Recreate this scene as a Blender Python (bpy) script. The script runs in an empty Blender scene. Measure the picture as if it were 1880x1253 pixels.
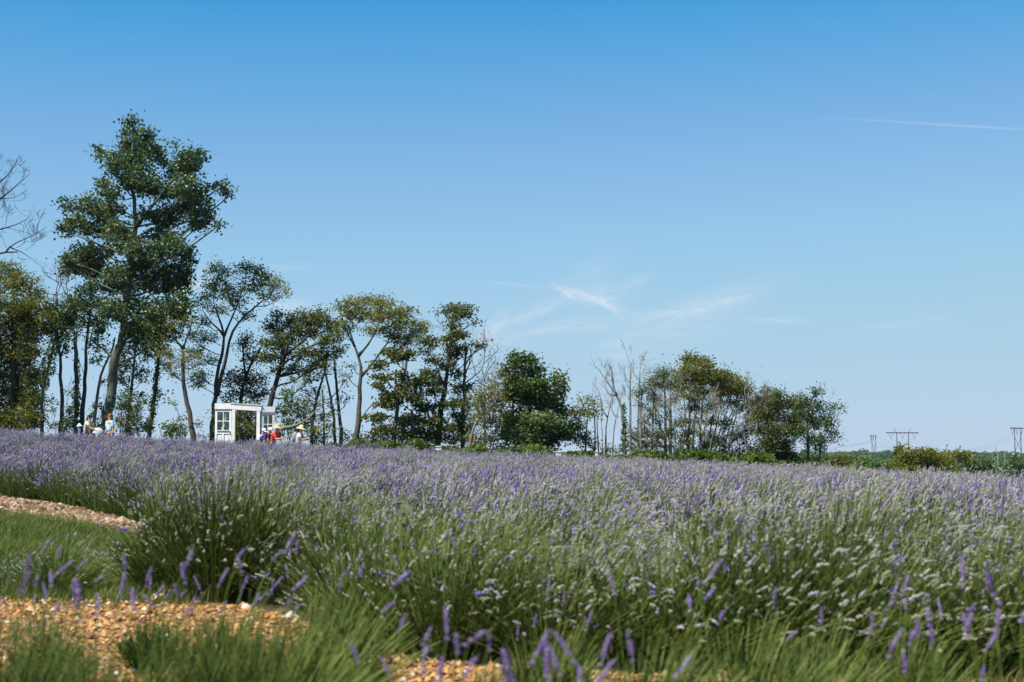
import bpy, bmesh, math, random
import numpy as np
from mathutils import Vector, Matrix

scene = bpy.context.scene
COL = scene.collection
R = math.radians
rng = np.random.default_rng(7)
random.seed(7)

# ------------------------------------------------------------------ camera
F = 2611.0                      # focal length in photo pixels (50 mm on a 36 mm sensor)
CAMZ = 1.2
PITCH = R(4.63)
cam_data = bpy.data.cameras.new('camera')
cam = bpy.data.objects.new('camera', cam_data)
COL.objects.link(cam)
cam.location = (0, 0, CAMZ)
cam.rotation_euler = (R(90) + PITCH, 0, 0)
cam_data.lens = 50
cam_data.sensor_width = 36
cam_data.clip_start = 0.1
cam_data.clip_end = 12000
cam_data.dof.use_dof = True
cam_data.dof.focus_distance = 60
cam_data.dof.aperture_fstop = 3.5
scene.camera = cam

# ------------------------------------------------------------------ light, sky, exposure
SUN_EL, SUN_AZ = R(56), R(226)      # azimuth clockwise from +Y: behind the camera, to the left
sun_dir = Vector((math.sin(SUN_AZ) * math.cos(SUN_EL), math.cos(SUN_AZ) * math.cos(SUN_EL), math.sin(SUN_EL)))
sun_data = bpy.data.lights.new('sun', 'SUN')
sun_data.energy = 5.0
sun_data.angle = R(0.53)
sun_data.color = (1.0, 0.945, 0.83)
sun = bpy.data.objects.new('sun', sun_data)
COL.objects.link(sun)
sun.rotation_euler = sun_dir.to_track_quat('Z', 'Y').to_euler()
sun.location = sun_dir * 50

scene.view_settings.view_transform = 'Standard'
scene.view_settings.look = 'None'
scene.view_settings.exposure = 0.7
scene.view_settings.gamma = 1.0
scene.view_settings.use_curve_mapping = False
scene.cycles.max_bounces = 6
scene.cycles.diffuse_bounces = 2
scene.cycles.transparent_max_bounces = 8
scene.cycles.use_denoising = True


class NT:
    """small helper round a node tree"""
    def __init__(self, tree):
        self.t = tree
        self.n = tree.nodes
        self.l = tree.links

    def new(self, typ, **kw):
        nd = self.n.new(typ)
        for k, v in kw.items():
            setattr(nd, k, v)
        return nd

    def put(self, sock, v):
        if hasattr(v, 'is_output') or isinstance(v, bpy.types.NodeSocket):
            self.l.new(v, sock)
        elif v is not None:
            sock.default_value = v

    def math(self, op, a, b=None, c=None, clamp=False):
        nd = self.n.new('ShaderNodeMath')
        nd.operation = op
        nd.use_clamp = clamp
        for i, v in enumerate((a, b, c)):
            if v is not None:
                self.put(nd.inputs[i], v)
        return nd.outputs[0]

    def noise(self, vec, scale, detail=3, rough=0.55, dist=0.0):
        nd = self.n.new('ShaderNodeTexNoise')
        if vec is not None:
            self.l.new(vec, nd.inputs['Vector'])
        nd.inputs['Scale'].default_value = scale
        nd.inputs['Detail'].default_value = detail
        nd.inputs['Roughness'].default_value = rough
        nd.inputs['Distortion'].default_value = dist
        return nd.outputs[0]

    def ramp(self, fac, stops):
        nd = self.n.new('ShaderNodeValToRGB')
        cr = nd.color_ramp
        while len(cr.elements) < len(stops):
            cr.elements.new(0.5)
        for e, (p, c) in zip(cr.elements, stops):
            e.position = p
            e.color = (c[0], c[1], c[2], 1)
        self.put(nd.inputs[0], fac)
        return nd.outputs[0]

    def mixc(self, fac, a, b, blend='MIX'):
        nd = self.n.new('ShaderNodeMix')
        nd.data_type = 'RGBA'
        nd.blend_type = blend
        self.put(nd.inputs[0], fac)
        for i, v in ((6, a), (7, b)):
            if isinstance(v, tuple) and len(v) == 3:
                v = v + (1,)
            self.put(nd.inputs[i], v)
        return nd.outputs[2]


def ray(px, py):
    """direction of a photo pixel (1880 x 1253)"""
    xc, yc = (px - 940.0) / F, (626.5 - py) / F
    c, s = math.cos(PITCH), math.sin(PITCH)
    return Vector((xc, c - yc * s, s + yc * c))


def P(px, py, Y):
    d = ray(px, py)
    return Vector((d.x / d.y * Y, Y, CAMZ + d.z / d.y * Y))


def build_world():
    w = bpy.data.worlds.new('World')
    scene.world = w
    w.use_nodes = True
    t = NT(w.node_tree)
    t.n.clear()
    out = t.new('ShaderNodeOutputWorld')
    bg = t.new('ShaderNodeBackground')
    bg.inputs[1].default_value = SKY_STRENGTH
    t.l.new(bg.outputs[0], out.inputs[0])
    sky = t.new('ShaderNodeTexSky', sky_type='NISHITA')
    sky.sun_disc = False
    sky.sun_elevation = SUN_EL
    sky.sun_rotation = SUN_AZ
    sky.altitude = 50
    sky.air_density = 1.0
    sky.dust_density = 0.0
    sky.ozone_density = 6.0
    # the photograph's colour response: one curve per channel over the whole sky
    dn = t.new('ShaderNodeVectorMath', operation='SCALE')
    t.l.new(sky.outputs[0], dn.inputs[0]); dn.inputs['Scale'].default_value = 0.1
    cv = t.new('ShaderNodeRGBCurve')
    cm = cv.mapping
    cm.use_clip = False
    for ci, ptsc in enumerate((((0, 0), (.120, .050), (.138, .098), (.175, .205), (.214, .272), (.25, .315), (.40, .405), (.561, .452), (1, .58)),
                               ((0, .06), (.225, .320), (.253, .374), (.315, .455), (.373, .522), (.42, .568), (.58, .628), (.733, .645), (1, .70)),
                               ((0, .34), (.43, .69), (.467, .728), (.54, .768), (.609, .805), (.65, .82), (.757, .80), (1, .84)))):
        c_ = cm.curves[ci]
        while len(c_.points) < len(ptsc):
            c_.points.new(.5, .5)
        for q_, (x_, y_) in zip(c_.points, ptsc):
            q_.location = (x_, y_)
    cm.update()
    t.l.new(dn.outputs[0], cv.inputs['Color'])
    hs = t.new('ShaderNodeVectorMath', operation='SCALE')
    t.l.new(cv.outputs[0], hs.inputs[0]); hs.inputs['Scale'].default_value = 10.0 / 2 ** 0.7
    # thin cirrus and a contrail, laid out by direction on the sky itself
    tc = t.new('ShaderNodeTexCoord')
    sep = t.new('ShaderNodeSeparateXYZ')
    t.l.new(tc.outputs['Generated'], sep.inputs[0])
    ysafe = t.math('MAXIMUM', sep.outputs[1], 0.05)
    u = t.math('DIVIDE', sep.outputs[0], ysafe)
    v = t.math('DIVIDE', sep.outputs[2], ysafe)
    comb = t.new('ShaderNodeCombineXYZ')
    t.l.new(u, comb.inputs[0]); t.l.new(v, comb.inputs[1])
    uv = comb.outputs[0]
    total = None
    # px, py, half length, half width (photo pixels), angle (deg, up to the right), strength
    strokes = [(1040, 536, 24, 6, -25, .36), (1100, 552, 55, 7, -20, .32), (1128, 570, 26, 5, -35, .24), (1105, 545, 50, 22, 12, .22),
               (955, 524, 75, 2.6, -6, .13), (990, 570, 95, 13, 27, .20), (905, 600, 45, 12, 45, .24), (1015, 602, 60, 9, 14, .24),
               (1095, 598, 45, 10, 14, .18), (1170, 515, 30, 9, 22, .14), (1270, 568, 95, 20, 14, .24), (1350, 545, 80, 20, 22, .12),
               (1440, 588, 45, 5, 0, .20), (1135, 632, 26, 7, 5, .20), (1140, 652, 26, 7, 0, .16), (1085, 495, 50, 18, 30, .10),
               (540, 565, 60, 14, -6, .30), (355, 520, 34, 20, 30, .28), (540, 490, 50, 6, 2, .12), (900, 625, 50, 12, 5, .14),
               (1790, 233, 150, 1.9, -3.4, .19), (1600, 221, 120, 1.5, -2.6, .08), (1230, 610, 140, 30, 8, .10), (1660, 595, 90, 10, 8, .08)]
    for (px, py, L, W, ang, s) in strokes:
        d = ray(px, py)
        u0, v0 = d.x / d.y, d.z / d.y
        ca, sa = math.cos(R(ang)), math.sin(R(ang))
        mp = t.new('ShaderNodeMapping', vector_type='POINT')
        mp.inputs['Rotation'].default_value = (0, 0, -R(ang))
        x0, y0 = u0 * ca + v0 * sa, -u0 * sa + v0 * ca
        mp.inputs['Location'].default_value = (-x0 * F / L, -y0 * F / W, 0)
        mp.inputs['Scale'].default_value = (1, 1, 1)
        # Mapping scales before it rotates, so rotate first in one node and scale in a second one
        mp.inputs['Location'].default_value = (-x0, -y0, 0)
        t.l.new(uv, mp.inputs['Vector'])
        vm = t.new('ShaderNodeVectorMath', operation='MULTIPLY')
        t.l.new(mp.outputs[0], vm.inputs[0])
        vm.inputs[1].default_value = (F / L, F / W, 0)
        dt = t.new('ShaderNodeVectorMath', operation='DOT_PRODUCT')
        t.l.new(vm.outputs[0], dt.inputs[0]); t.l.new(vm.outputs[0], dt.inputs[1])
        g = t.math('EXPONENT', t.math('MULTIPLY', dt.outputs['Value'], -1.0))
        if W > 3:
            vs = t.new('ShaderNodeVectorMath', operation='MULTIPLY')
            t.l.new(mp.outputs[0], vs.inputs[0])
            vs.inputs[1].default_value = (60, 260, 1)
            nz = t.noise(vs.outputs[0], 1.0, 6, 0.62, 0.7)
            g = t.math('MULTIPLY', g, t.math('MULTIPLY_ADD', nz, 3.6, -1.15, clamp=True))
        term = t.math('MULTIPLY', g, s * 1.35 if W > 3 else s)
        total = term if total is None else t.math('ADD', total, term)
    front = t.math('GREATER_THAN', sep.outputs[1], 0.3)
    total = t.math('MULTIPLY', t.math('MINIMUM', total, 0.75), front)
    cloud = (CLOUD, CLOUD * 1.0, CLOUD * 1.04)
    col = t.mixc(total, hs.outputs[0], cloud)
    t.l.new(col, bg.inputs[0])


SKY_STRENGTH = 0.10
CLOUD = 5.5
build_world()


# ------------------------------------------------------------------ helpers
def smooth(a, b, x):
    t = np.clip((np.asarray(x, float) - a) / (b - a), 0, 1)
    return t * t * (3 - 2 * t)


def hgt(x, y):
    """height of the ground"""
    x = np.asarray(x, float); y = np.asarray(y, float)
    yy = np.clip(y, 0, 55)
    xx = np.clip(x, -45, 30)
    base = 0.011 * yy - 0.048 * xx * yy / 55.0 - 0.030 * np.clip(x - 9.0, 0, 18) * yy / 55.0
    base = base + 0.02 * np.sin(x * 1.3 + 0.5) * np.cos(y * 0.9) + 0.015 * np.sin(x * 0.47 + y * 0.8)
    d = smooth(74, 210, y)
    d = np.maximum(d, smooth(26, 120, x) * smooth(20, 60, y) * 0.6)
    low = -16 + 2.0 * np.sin(x * 0.011 + 1.0) * np.sin(y * 0.008)
    low = low + smooth(700, 1500, y) * (6.5 + 2 * np.sin(x * 0.006 + 0.5)) + smooth(300, 520, x) * smooth(900, 1500, y) * 3
    return base * (1 - d) + low * d


def gz(x, y):
    return float(hgt(x, y))


def pxY(px, Y):
    """ground point seen in pixel column px at distance Y"""
    x = (px - 940.0) / F * Y * 1.0
    return x, Y, gz(x, Y)


def tag(o, label=None, cat=None, group=None, kind=None):
    if label: o['label'] = label
    if cat: o['category'] = cat
    if group: o['group'] = group
    if kind: o['kind'] = kind
    return o


def empty(name, loc=(0, 0, 0), rz=0.0):
    o = bpy.data.objects.new(name, None)
    o.empty_display_size = 0.2
    o.location = loc
    o.rotation_euler = (0, 0, rz)
    COL.objects.link(o)
    return o


class MB:
    """collects geometry with numpy and turns it into one mesh"""
    def __init__(self):
        self.v = []; self.q = []; self.t = []; self.a = []; self.n = 0

    def add(self, verts, quads=None, tris=None, tint=0.5):
        verts = np.asarray(verts, float).reshape(-1, 3)
        m = len(verts)
        self.v.append(verts)
        if np.isscalar(tint):
            tint = np.full(m, tint)
        self.a.append(np.asarray(tint, float))
        if quads is not None and len(quads):
            self.q.append(np.asarray(quads, np.int64).reshape(-1, 4) + self.n)
        if tris is not None and len(tris):
            self.t.append(np.asarray(tris, np.int64).reshape(-1, 3) + self.n)
        self.n += m
        return self

    def tube(self, pts, rad, sides=5, cap=True, tint=0.5):
        pts = np.asarray([tuple(p) for p in pts], float)
        k = len(pts)
        rad = np.broadcast_to(np.asarray(rad, float), (k,))
        tg = np.gradient(pts, axis=0)
        tg /= np.linalg.norm(tg, axis=1)[:, None] + 1e-9
        ref = np.array([0.0, 1.0, 0.0]) if abs(tg[:, 1]).mean() < 0.8 else np.array([1.0, 0, 0])
        nx = np.cross(tg, ref); nx /= np.linalg.norm(nx, axis=1)[:, None] + 1e-9
        ny = np.cross(tg, nx)
        an = np.arange(sides) / sides * 2 * np.pi
        ring = (np.cos(an)[None, :, None] * nx[:, None, :] + np.sin(an)[None, :, None] * ny[:, None, :])
        vs = pts[:, None, :] + ring * rad[:, None, None]
        i = np.arange(k - 1)[:, None] * sides
        j = np.arange(sides)[None, :]
        j2 = (j + 1) % sides
        quads = np.stack([i + j, i + j2, i + sides + j2, i + sides + j], -1).reshape(-1, 4)
        vs = vs.reshape(-1, 3)
        tris = None
        if cap:
            vs = np.vstack([vs, pts[:1], pts[-1:]])
            b = k * sides
            jj = np.arange(sides); jj2 = (jj + 1) % sides
            e = (k - 1) * sides
            tris = np.vstack([np.stack([jj2, jj, np.full(sides, b)], 1), np.stack([e + jj, e + jj2, np.full(sides, b + 1)], 1)])
        return self.add(vs, quads, tris, tint)

    def tubes(self, pts, rad, sides=3, tint=0.5):
        """many tubes at once: pts (n,k,3), rad (k,) or (n,k)"""
        pts = np.asarray(pts, float)
        n, k, _ = pts.shape
        if n == 0:
            return self
        rad = np.broadcast_to(np.asarray(rad, float), (n, k))
        tg = np.gradient(pts, axis=1)
        tg /= np.linalg.norm(tg, axis=2, keepdims=True) + 1e-9
        nx = np.cross(tg, np.array([0.31, 0.95, 0.05])); nx /= np.linalg.norm(nx, axis=2, keepdims=True) + 1e-9
        ny = np.cross(tg, nx)
        an = np.arange(sides) / sides * 2 * np.pi
        vs = pts[:, :, None, :] + (np.cos(an)[None, None, :, None] * nx[:, :, None, :] + np.sin(an)[None, None, :, None] * ny[:, :, None, :]) * rad[:, :, None, None]
        i = np.arange(k - 1)[:, None] * sides
        j = np.arange(sides)[None, :]; j2 = (j + 1) % sides
        q = np.stack([i + j, i + j2, i + sides + j2, i + sides + j], -1).reshape(-1, 4)
        q = (q[None] + (np.arange(n) * k * sides)[:, None, None]).reshape(-1, 4)
        if not np.isscalar(tint):
            tint = np.repeat(np.asarray(tint), k * sides)
        return self.add(vs.reshape(-1, 3), q, None, tint)

    def box(self, c, s, m=None, tint=0.5):
        c = np.asarray(c, float); s = np.asarray(s, float) / 2
        vs = np.array([[x, y, z] for x in (-1, 1) for y in (-1, 1) for z in (-1, 1)], float) * s + c
        if m is not None:
            vs = np.array([tuple(m @ Vector(p)) for p in vs])
        return self.add(vs, [[0, 1, 3, 2], [4, 6, 7, 5], [0, 4, 5, 1], [2, 3, 7, 6], [0, 2, 6, 4], [1, 5, 7, 3]], None, tint)

    def lathe(self, prof, seg=16, c=(0, 0, 0), m=None, squash=1.0, tint=0.5):
        k = len(prof)
        an = np.arange(seg) / seg * 2 * np.pi
        vs = np.array([[r * math.cos(a), r * math.sin(a) * squash, z] for (r, z) in prof for a in an])
        i = np.arange(k - 1)[:, None] * seg
        j = np.arange(seg)[None, :]; j2 = (j + 1) % seg
        q = np.stack([i + j, i + j2, i + seg + j2, i + seg + j], -1).reshape(-1, 4)
        if m is not None:
            vs = np.array([tuple(m @ Vector(p)) for p in vs])
        vs = vs + np.asarray(c, float)
        return self.add(vs, q, None, tint)

    def mesh(self, name, mats, smooth_shade=False):
        me = bpy.data.meshes.new(name)
        v = np.vstack(self.v) if self.v else np.zeros((0, 3))
        q = np.vstack(self.q) if self.q else np.zeros((0, 4), np.int64)
        t = np.vstack(self.t) if self.t else np.zeros((0, 3), np.int64)
        me.vertices.add(len(v))
        me.vertices.foreach_set('co', v.astype(np.float32).ravel())
        nl = len(q) * 4 + len(t) * 3
        me.loops.add(nl)
        me.loops.foreach_set('vertex_index', np.concatenate([q.ravel(), t.ravel()]).astype(np.int32))
        me.polygons.add(len(q) + len(t))
        st = np.concatenate([np.arange(len(q)) * 4, len(q) * 4 + np.arange(len(t)) * 3]).astype(np.int32)
        me.polygons.foreach_set('loop_start', st)
        at = me.attributes.new('tint', 'FLOAT', 'POINT')
        at.data.foreach_set('value', np.concatenate(self.a).astype(np.float32) if self.a else np.zeros(0, np.float32))
        me.update(calc_edges=True)
        me.validate()
        me.polygons.foreach_set('use_smooth', np.full(len(me.polygons), smooth_shade, bool))
        for m_ in (mats if isinstance(mats, (list, tuple)) else [mats]):
            me.materials.append(m_)
        return me

    def build(self, name, mats, parent=None, smooth_shade=False, loc=None):
        o = bpy.data.objects.new(name, self.mesh(name, mats, smooth_shade))
        COL.objects.link(o)
        if parent is not None:
            o.parent = parent
        if loc is not None:
            o.location = loc
        return o


# ------------------------------------------------------------------ materials
def principled(name, col, rough=0.8, spec=0.3, noise_scale=None, noise_amt=0.3, bump=0.0, col2=None, tint_ramp=None, metal=0.0, coords='Object', hue_var=None):
    m = bpy.data.materials.new(name)
    m.use_nodes = True
    t = NT(m.node_tree)
    b = t.n['Principled BSDF']
    b.inputs['Roughness'].default_value = rough
    b.inputs['Specular IOR Level'].default_value = spec
    b.inputs['Metallic'].default_value = metal
    c = None
    if tint_ramp:
        at = t.new('ShaderNodeAttribute', attribute_name='tint')
        c = t.ramp(at.outputs['Fac'], tint_ramp)
    if noise_scale:
        tc = t.new('ShaderNodeTexCoord')
        nz = t.noise(tc.outputs[coords], noise_scale, 5, 0.6)
        c2 = col2 if col2 else tuple(x * (1 - noise_amt) for x in col)
        if c is None:
            c = t.ramp(nz, [(0.3, c2), (0.7, col)])
        else:
            c = t.mixc(1.0, c, t.ramp(nz, [(0.3, (1 - noise_amt,) * 3), (0.7, (1, 1, 1))]), 'MULTIPLY')
        if bump:
            bp = t.new('ShaderNodeBump')
            bp.inputs['Strength'].default_value = bump
            bp.inputs['Distance'].default_value = 0.02
            t.l.new(nz, bp.inputs['Height'])
            t.l.new(bp.outputs[0], b.inputs['Normal'])
    if c is None:
        b.inputs['Base Color'].default_value = col + (1,)
    else:
        t.l.new(c, b.inputs['Base Color'])
    return m


def leaf_mat(name, stops, trans=0.3, rough=0.55, spec=0.25, patch=0.0, patch_cols=None):
    """leaves: diffuse and glossy front with light passing through"""
    m = bpy.data.materials.new(name)
    m.use_nodes = True
    t = NT(m.node_tree)
    b = t.n['Principled BSDF']
    out = t.n['Material Output']
    at = t.new('ShaderNodeAttribute', attribute_name='tint')
    fac = at.outputs['Fac']
    if patch:
        geo = t.new('ShaderNodeNewGeometry')
        nz = t.noise(geo.outputs['Position'], patch_cols or 0.5, 3, 0.6)
        fac = t.math('ADD', fac, t.math('MULTIPLY_ADD', nz, patch * 2, -patch), clamp=True)
    c = t.ramp(fac, stops)
    t.l.new(c, b.inputs['Base Color'])
    b.inputs['Roughness'].default_value = rough
    b.inputs['Specular IOR Level'].default_value = spec
    if trans > 0:
        tr = t.new('ShaderNodeBsdfTranslucent')
        c2 = t.mixc(1.0, c, (1.25, 1.2, 0.55), 'MULTIPLY')
        t.l.new(c2, tr.inputs[0])
        mx = t.new('ShaderNodeMixShader')
        mx.inputs[0].default_value = trans
        t.l.new(b.outputs[0], mx.inputs[1]); t.l.new(tr.outputs[0], mx.inputs[2])
        t.l.new(mx.outputs[0], out.inputs[0])
    return m


M = {}
M['leaf_cotton'] = leaf_mat('poplar_leaf', [(0, (.016, .050, .026)), (.5, (.052, .100, .034)), (1, (.150, .190, .070))], .36, .40, .45)
M['leaf_olive'] = leaf_mat('olive_leaf', [(0, (.042, .062, .010)), (.5, (.128, .146, .024)), (1, (.250, .245, .055))], .42)
M['leaf_dark'] = leaf_mat('dark_leaf', [(0, (.022, .038, .010)), (.5, (.076, .098, .022)), (1, (.175, .190, .050))], .38)
M['leaf_green'] = leaf_mat('green_leaf', [(0, (.024, .054, .018)), (.5, (.070, .118, .032)), (1, (.180, .225, .080))], .38, .42, .45)
M['leaf_pine'] = leaf_mat('needle_leaf', [(0, (.030, .048, .010)), (.5, (.088, .112, .020)), (1, (.170, .185, .036))], .32)
M['leaf_vine'] = leaf_mat('vine_leaf', [(0, (.030, .058, .010)), (.5, (.078, .124, .020)), (1, (.165, .205, .045))], .38)
M['leaf_far'] = leaf_mat('distant_leaf', [(0, (.028, .078, .036)), (.5, (.080, .155, .060)), (1, (.170, .225, .085))], .36)
M['bark'] = principled('bark', (.135, .115, .095), .9, .1, 9, .55, .6)
M['bark_pale'] = principled('pale_bark', (.25, .215, .17), .9, .1, 9, .45, .5)
M['bark_green'] = principled('poplar_bark', (.15, .155, .12), .9, .1, 7, .5, .6)
M['bark_dead'] = principled('dead_bark', (.24, .222, .20), .9, .1, 9, .4, .4)
M['bark_dark'] = principled('dark_bark', (.072, .062, .052), .9, .1, 9, .5, .5)
M['soil'] = principled('soil', (.115, .082, .052), .95, .1, 3.0, .55, .6)
M['white'] = principled('white_paint', (.78, .78, .77), .55, .35, 14, .07, .05)
# ------------------------------------------------------------------ the ground
def zone_back(px):
    return np.interp(px, [-300, 0, 300, 450, 600, 750, 900, 1200, 1700, 2100], [10.5, 10.3, 10.0, 9.7, 8.7, 7.7, 7.25, 6.9, 6.8, 6.8])


def mulch0(px):
    return np.interp(px, [-400, 0, 150, 300], [22, 20.3, 18.4, 15.6])


def mulch1(px):
    return np.interp(px, [-400, 0, 150, 300, 350], [30, 25.6, 21.8, 17.6, 15.7])


def field_end(px):
    return np.interp(px, [-300, 600, 1500, 1640, 1700, 1760, 1830, 2200], [54, 54.5, 55, 55, 50, 42, 40, 40])


def ground_material():
    m = bpy.data.materials.new('ground')
    m.use_nodes = True
    t = NT(m.node_tree)
    b = t.n['Principled BSDF']
    b.inputs['Roughness'].default_value = .95
    b.inputs['Specular IOR Level'].default_value = .1
    geo = t.new('ShaderNodeNewGeometry')
    pos = geo.outputs['Position']
    n1 = t.noise(pos, 2.5, 6, .65)
    soil = t.ramp(n1, [(.3, (.045, .033, .020)), (.55, (.10, .072, .042)), (.75, (.17, .125, .075))])
    n2 = t.noise(pos, .05, 5, .6)
    green = t.ramp(n2, [(.3, (.028, .050, .016)), (.7, (.060, .090, .030))])
    sep = t.new('ShaderNodeSeparateXYZ')
    t.l.new(pos, sep.inputs[0])
    far = t.math('MULTIPLY_ADD', sep.outputs[1], 1 / 6.0, -54 / 6.0, clamp=True)
    t.l.new(t.mixc(far, soil, green), b.inputs['Base Color'])
    bp = t.new('ShaderNodeBump')
    bp.inputs['Strength'].default_value = .7
    bp.inputs['Distance'].default_value = .03
    t.l.new(n1, bp.inputs['Height'])
    t.l.new(bp.outputs[0], b.inputs['Normal'])
    return m


def sheet(name, xs, ys, mat, dz=0.0):
    X, Y = np.meshgrid(xs, ys)
    Z = hgt(X, Y) + dz
    nx, ny = len(xs), len(ys)
    i = np.arange(ny - 1)[:, None] * nx; j = np.arange(nx - 1)[None, :]
    q = np.stack([i + j, i + j + 1, i + nx + j + 1, i + nx + j], -1).reshape(-1, 4)
    mb = MB().add(np.stack([X, Y, Z], -1).reshape(-1, 3), q)
    return mb.build(name, mat, smooth_shade=True)


xs = np.concatenate([-np.geomspace(2500, 40, 26), np.arange(-36, 36.1, .6), np.geomspace(40, 2500, 26)])
ys = np.concatenate([[-200, -80, -30, -10, -4], np.arange(-2, 80, .6), np.geomspace(82, 3200, 60)])
tag(sheet('ground', xs, ys, ground_material()), kind='structure')


def px_sheet(name, pxs, lo, hi, n, mat, dz):
    """sheet between two distance curves over a fan of columns"""
    rows = []
    for k in range(n):
        f = k / (n - 1)
        Y = lo(pxs) * (1 - f) + hi(pxs) * f
        X = (pxs - 940) / F * Y
        rows.append(np.stack([X, Y, hgt(X, Y) + dz], -1))
    V = np.array(rows)
    nx = len(pxs)
    i = np.arange(n - 1)[:, None] * nx; j = np.arange(nx - 1)[None, :]
    q = np.stack([i + j, i + j + 1, i + nx + j + 1, i + nx + j], -1).reshape(-1, 4)
    return MB().add(V.reshape(-1, 3), q).build(name, mat, smooth_shade=True)


M['gravel'] = principled('gravel_bed', (.36, .21, .09), .95, .15, 9, .55, .9, col2=(.12, .075, .035))
M['mulch'] = principled('mulch_bed', (.30, .20, .12), .95, .15, 30, .55, .9, col2=(.10, .062, .035))
M['turf'] = principled('turf', (.050, .085, .022), .95, .1, 12, .5, .5, col2=(.022, .040, .012))
pxs_all = np.linspace(-700, 2600, 60)
tag(px_sheet('gravel_strip', pxs_all, lambda p: np.full(len(p), 2.0), lambda p: zone_back(p) + .35, 24, M['gravel'], .010), kind='structure')
pxs_l = np.linspace(-500, 345, 24)
tag(px_sheet('grass_path', pxs_l, lambda p: zone_back(p) + .33, mulch0, 24, M['turf'], .014), kind='structure')
tag(px_sheet('mulch_path', pxs_l, lambda p: mulch0(p) - .04, mulch1, 18, M['mulch'], .018), kind='structure')


def chips(name, n, lo, hi, pxr, size, stops, label, cat, dz):
    """loose stones or wood chips: too many to count, one object"""
    px = rng.uniform(pxr[0], pxr[1], n)
    f = rng.uniform(0, 1, n)
    Y = lo(px) + (hi(px) - lo(px)) * f
    keep = rng.uniform(0, 1, n) < 1.0
    px, Y = px[keep], Y[keep]; n = len(px)
    X = (px - 940) / F * Y
    c = np.stack([X, Y, hgt(X, Y) + dz + rng.uniform(0, .012, n)], -1)
    s = size * np.exp(rng.normal(-.1, .45, n))
    base = np.array([[1, 0, 0], [.2, 1, .1], [-1, .1, 0], [-.1, -1, .05], [.05, .1, 1], [0, 0, -1]], float)
    d = base[None] * rng.uniform(.75, 1.2, (n, 6, 3)) * np.array([1, .78, .62])
    an = rng.uniform(0, 2 * np.pi, n); tl = rng.normal(0, .35, n)
    ca, sa = np.cos(an), np.sin(an)
    x = d[..., 0] * ca[:, None] - d[..., 1] * sa[:, None]
    y = d[..., 0] * sa[:, None] + d[..., 1] * ca[:, None]
    z = d[..., 2] + x * tl[:, None]
    v = np.stack([x, y, z], -1) * s[:, None, None] + c[:, None, :]
    f8 = np.array([[0, 1, 4], [1, 2, 4], [2, 3, 4], [3, 0, 4], [1, 0, 5], [2, 1, 5], [3, 2, 5], [0, 3, 5]])
    t_ = (f8[None] + (np.arange(n) * 6)[:, None, None]).reshape(-1, 3)
    tint = np.repeat(rng.uniform(0, 1, n), 6)
    mat = principled(name + '_pieces', (.4, .3, .2), .9, .2, tint_ramp=stops)
    o = MB().add(v.reshape(-1, 3), None, t_, tint).build(name, mat)
    tag(o, label, cat, kind='stuff')


chips('gravel', 24000, lambda p: np.full(len(p), 4.6), lambda p: zone_back(p) + .3, (-90, 1960), .0175,
      [(0, (.11, .055, .025)), (.25, (.26, .13, .050)), (.5, (.40, .20, .068)), (.8, (.48, .27, .11)), (.94, (.50, .36, .22)), (1, (.62, .56, .47))],
      'loose orange tan gravel between the foreground plants and first lavender bushes', 'gravel', .016)
chips('wood_mulch', 9000, lambda p: mulch0(p), lambda p: mulch1(p), (-120, 340), .034,
      [(0, (.07, .045, .028)), (.4, (.19, .115, .065)), (.8, (.31, .20, .12)), (1, (.44, .36, .27))],
      'brown wood mulch along the left lavender row', 'mulch', .022)
chips('straw_mulch', 3500, lambda p: np.full(len(p), 24.2), lambda p: np.full(len(p), 27.2), (110, 360), .034,
      [(0, (.12, .08, .05)), (.5, (.30, .22, .15)), (1, (.48, .40, .31))],
      'pale mulch showing in a gap of the left lavender row', 'mulch', .012)


def blades(px, Y, h, w, lean, n):
    """grass blades as bent two-segment strips: returns an MB"""
    X = (px - 940) / F * Y
    c = np.stack([X, Y, hgt(X, Y)], -1)
    hh = h * rng.uniform(.5, 1.25, n)
    an = rng.uniform(0, 2 * np.pi, n)
    side = np.stack([np.cos(an), np.sin(an), np.zeros(n)], -1) * (w * rng.uniform(.7, 1.3, n))[:, None]
    ln = np.stack([rng.normal(lean, .35, n), rng.normal(0, .35, n), np.zeros(n)], -1) * hh[:, None]
    v = np.stack([c - side, c + side, c + side * .7 + ln * .35 + np.array([0, 0, .62]) * hh[:, None], c - side * .7 + ln * .35 + np.array([0, 0, .62]) * hh[:, None],
                  c + ln + np.array([0, 0, 1.0]) * hh[:, None]], 1)
    k = (np.arange(n) * 5)[:, None]
    q = np.array([[0, 1, 2, 3]]) + k
    t_ = np.array([[3, 2, 4]]) + k
    return MB().add(v.reshape(-1, 3), q, t_, np.repeat(rng.uniform(0, 1, n), 5))


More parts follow.
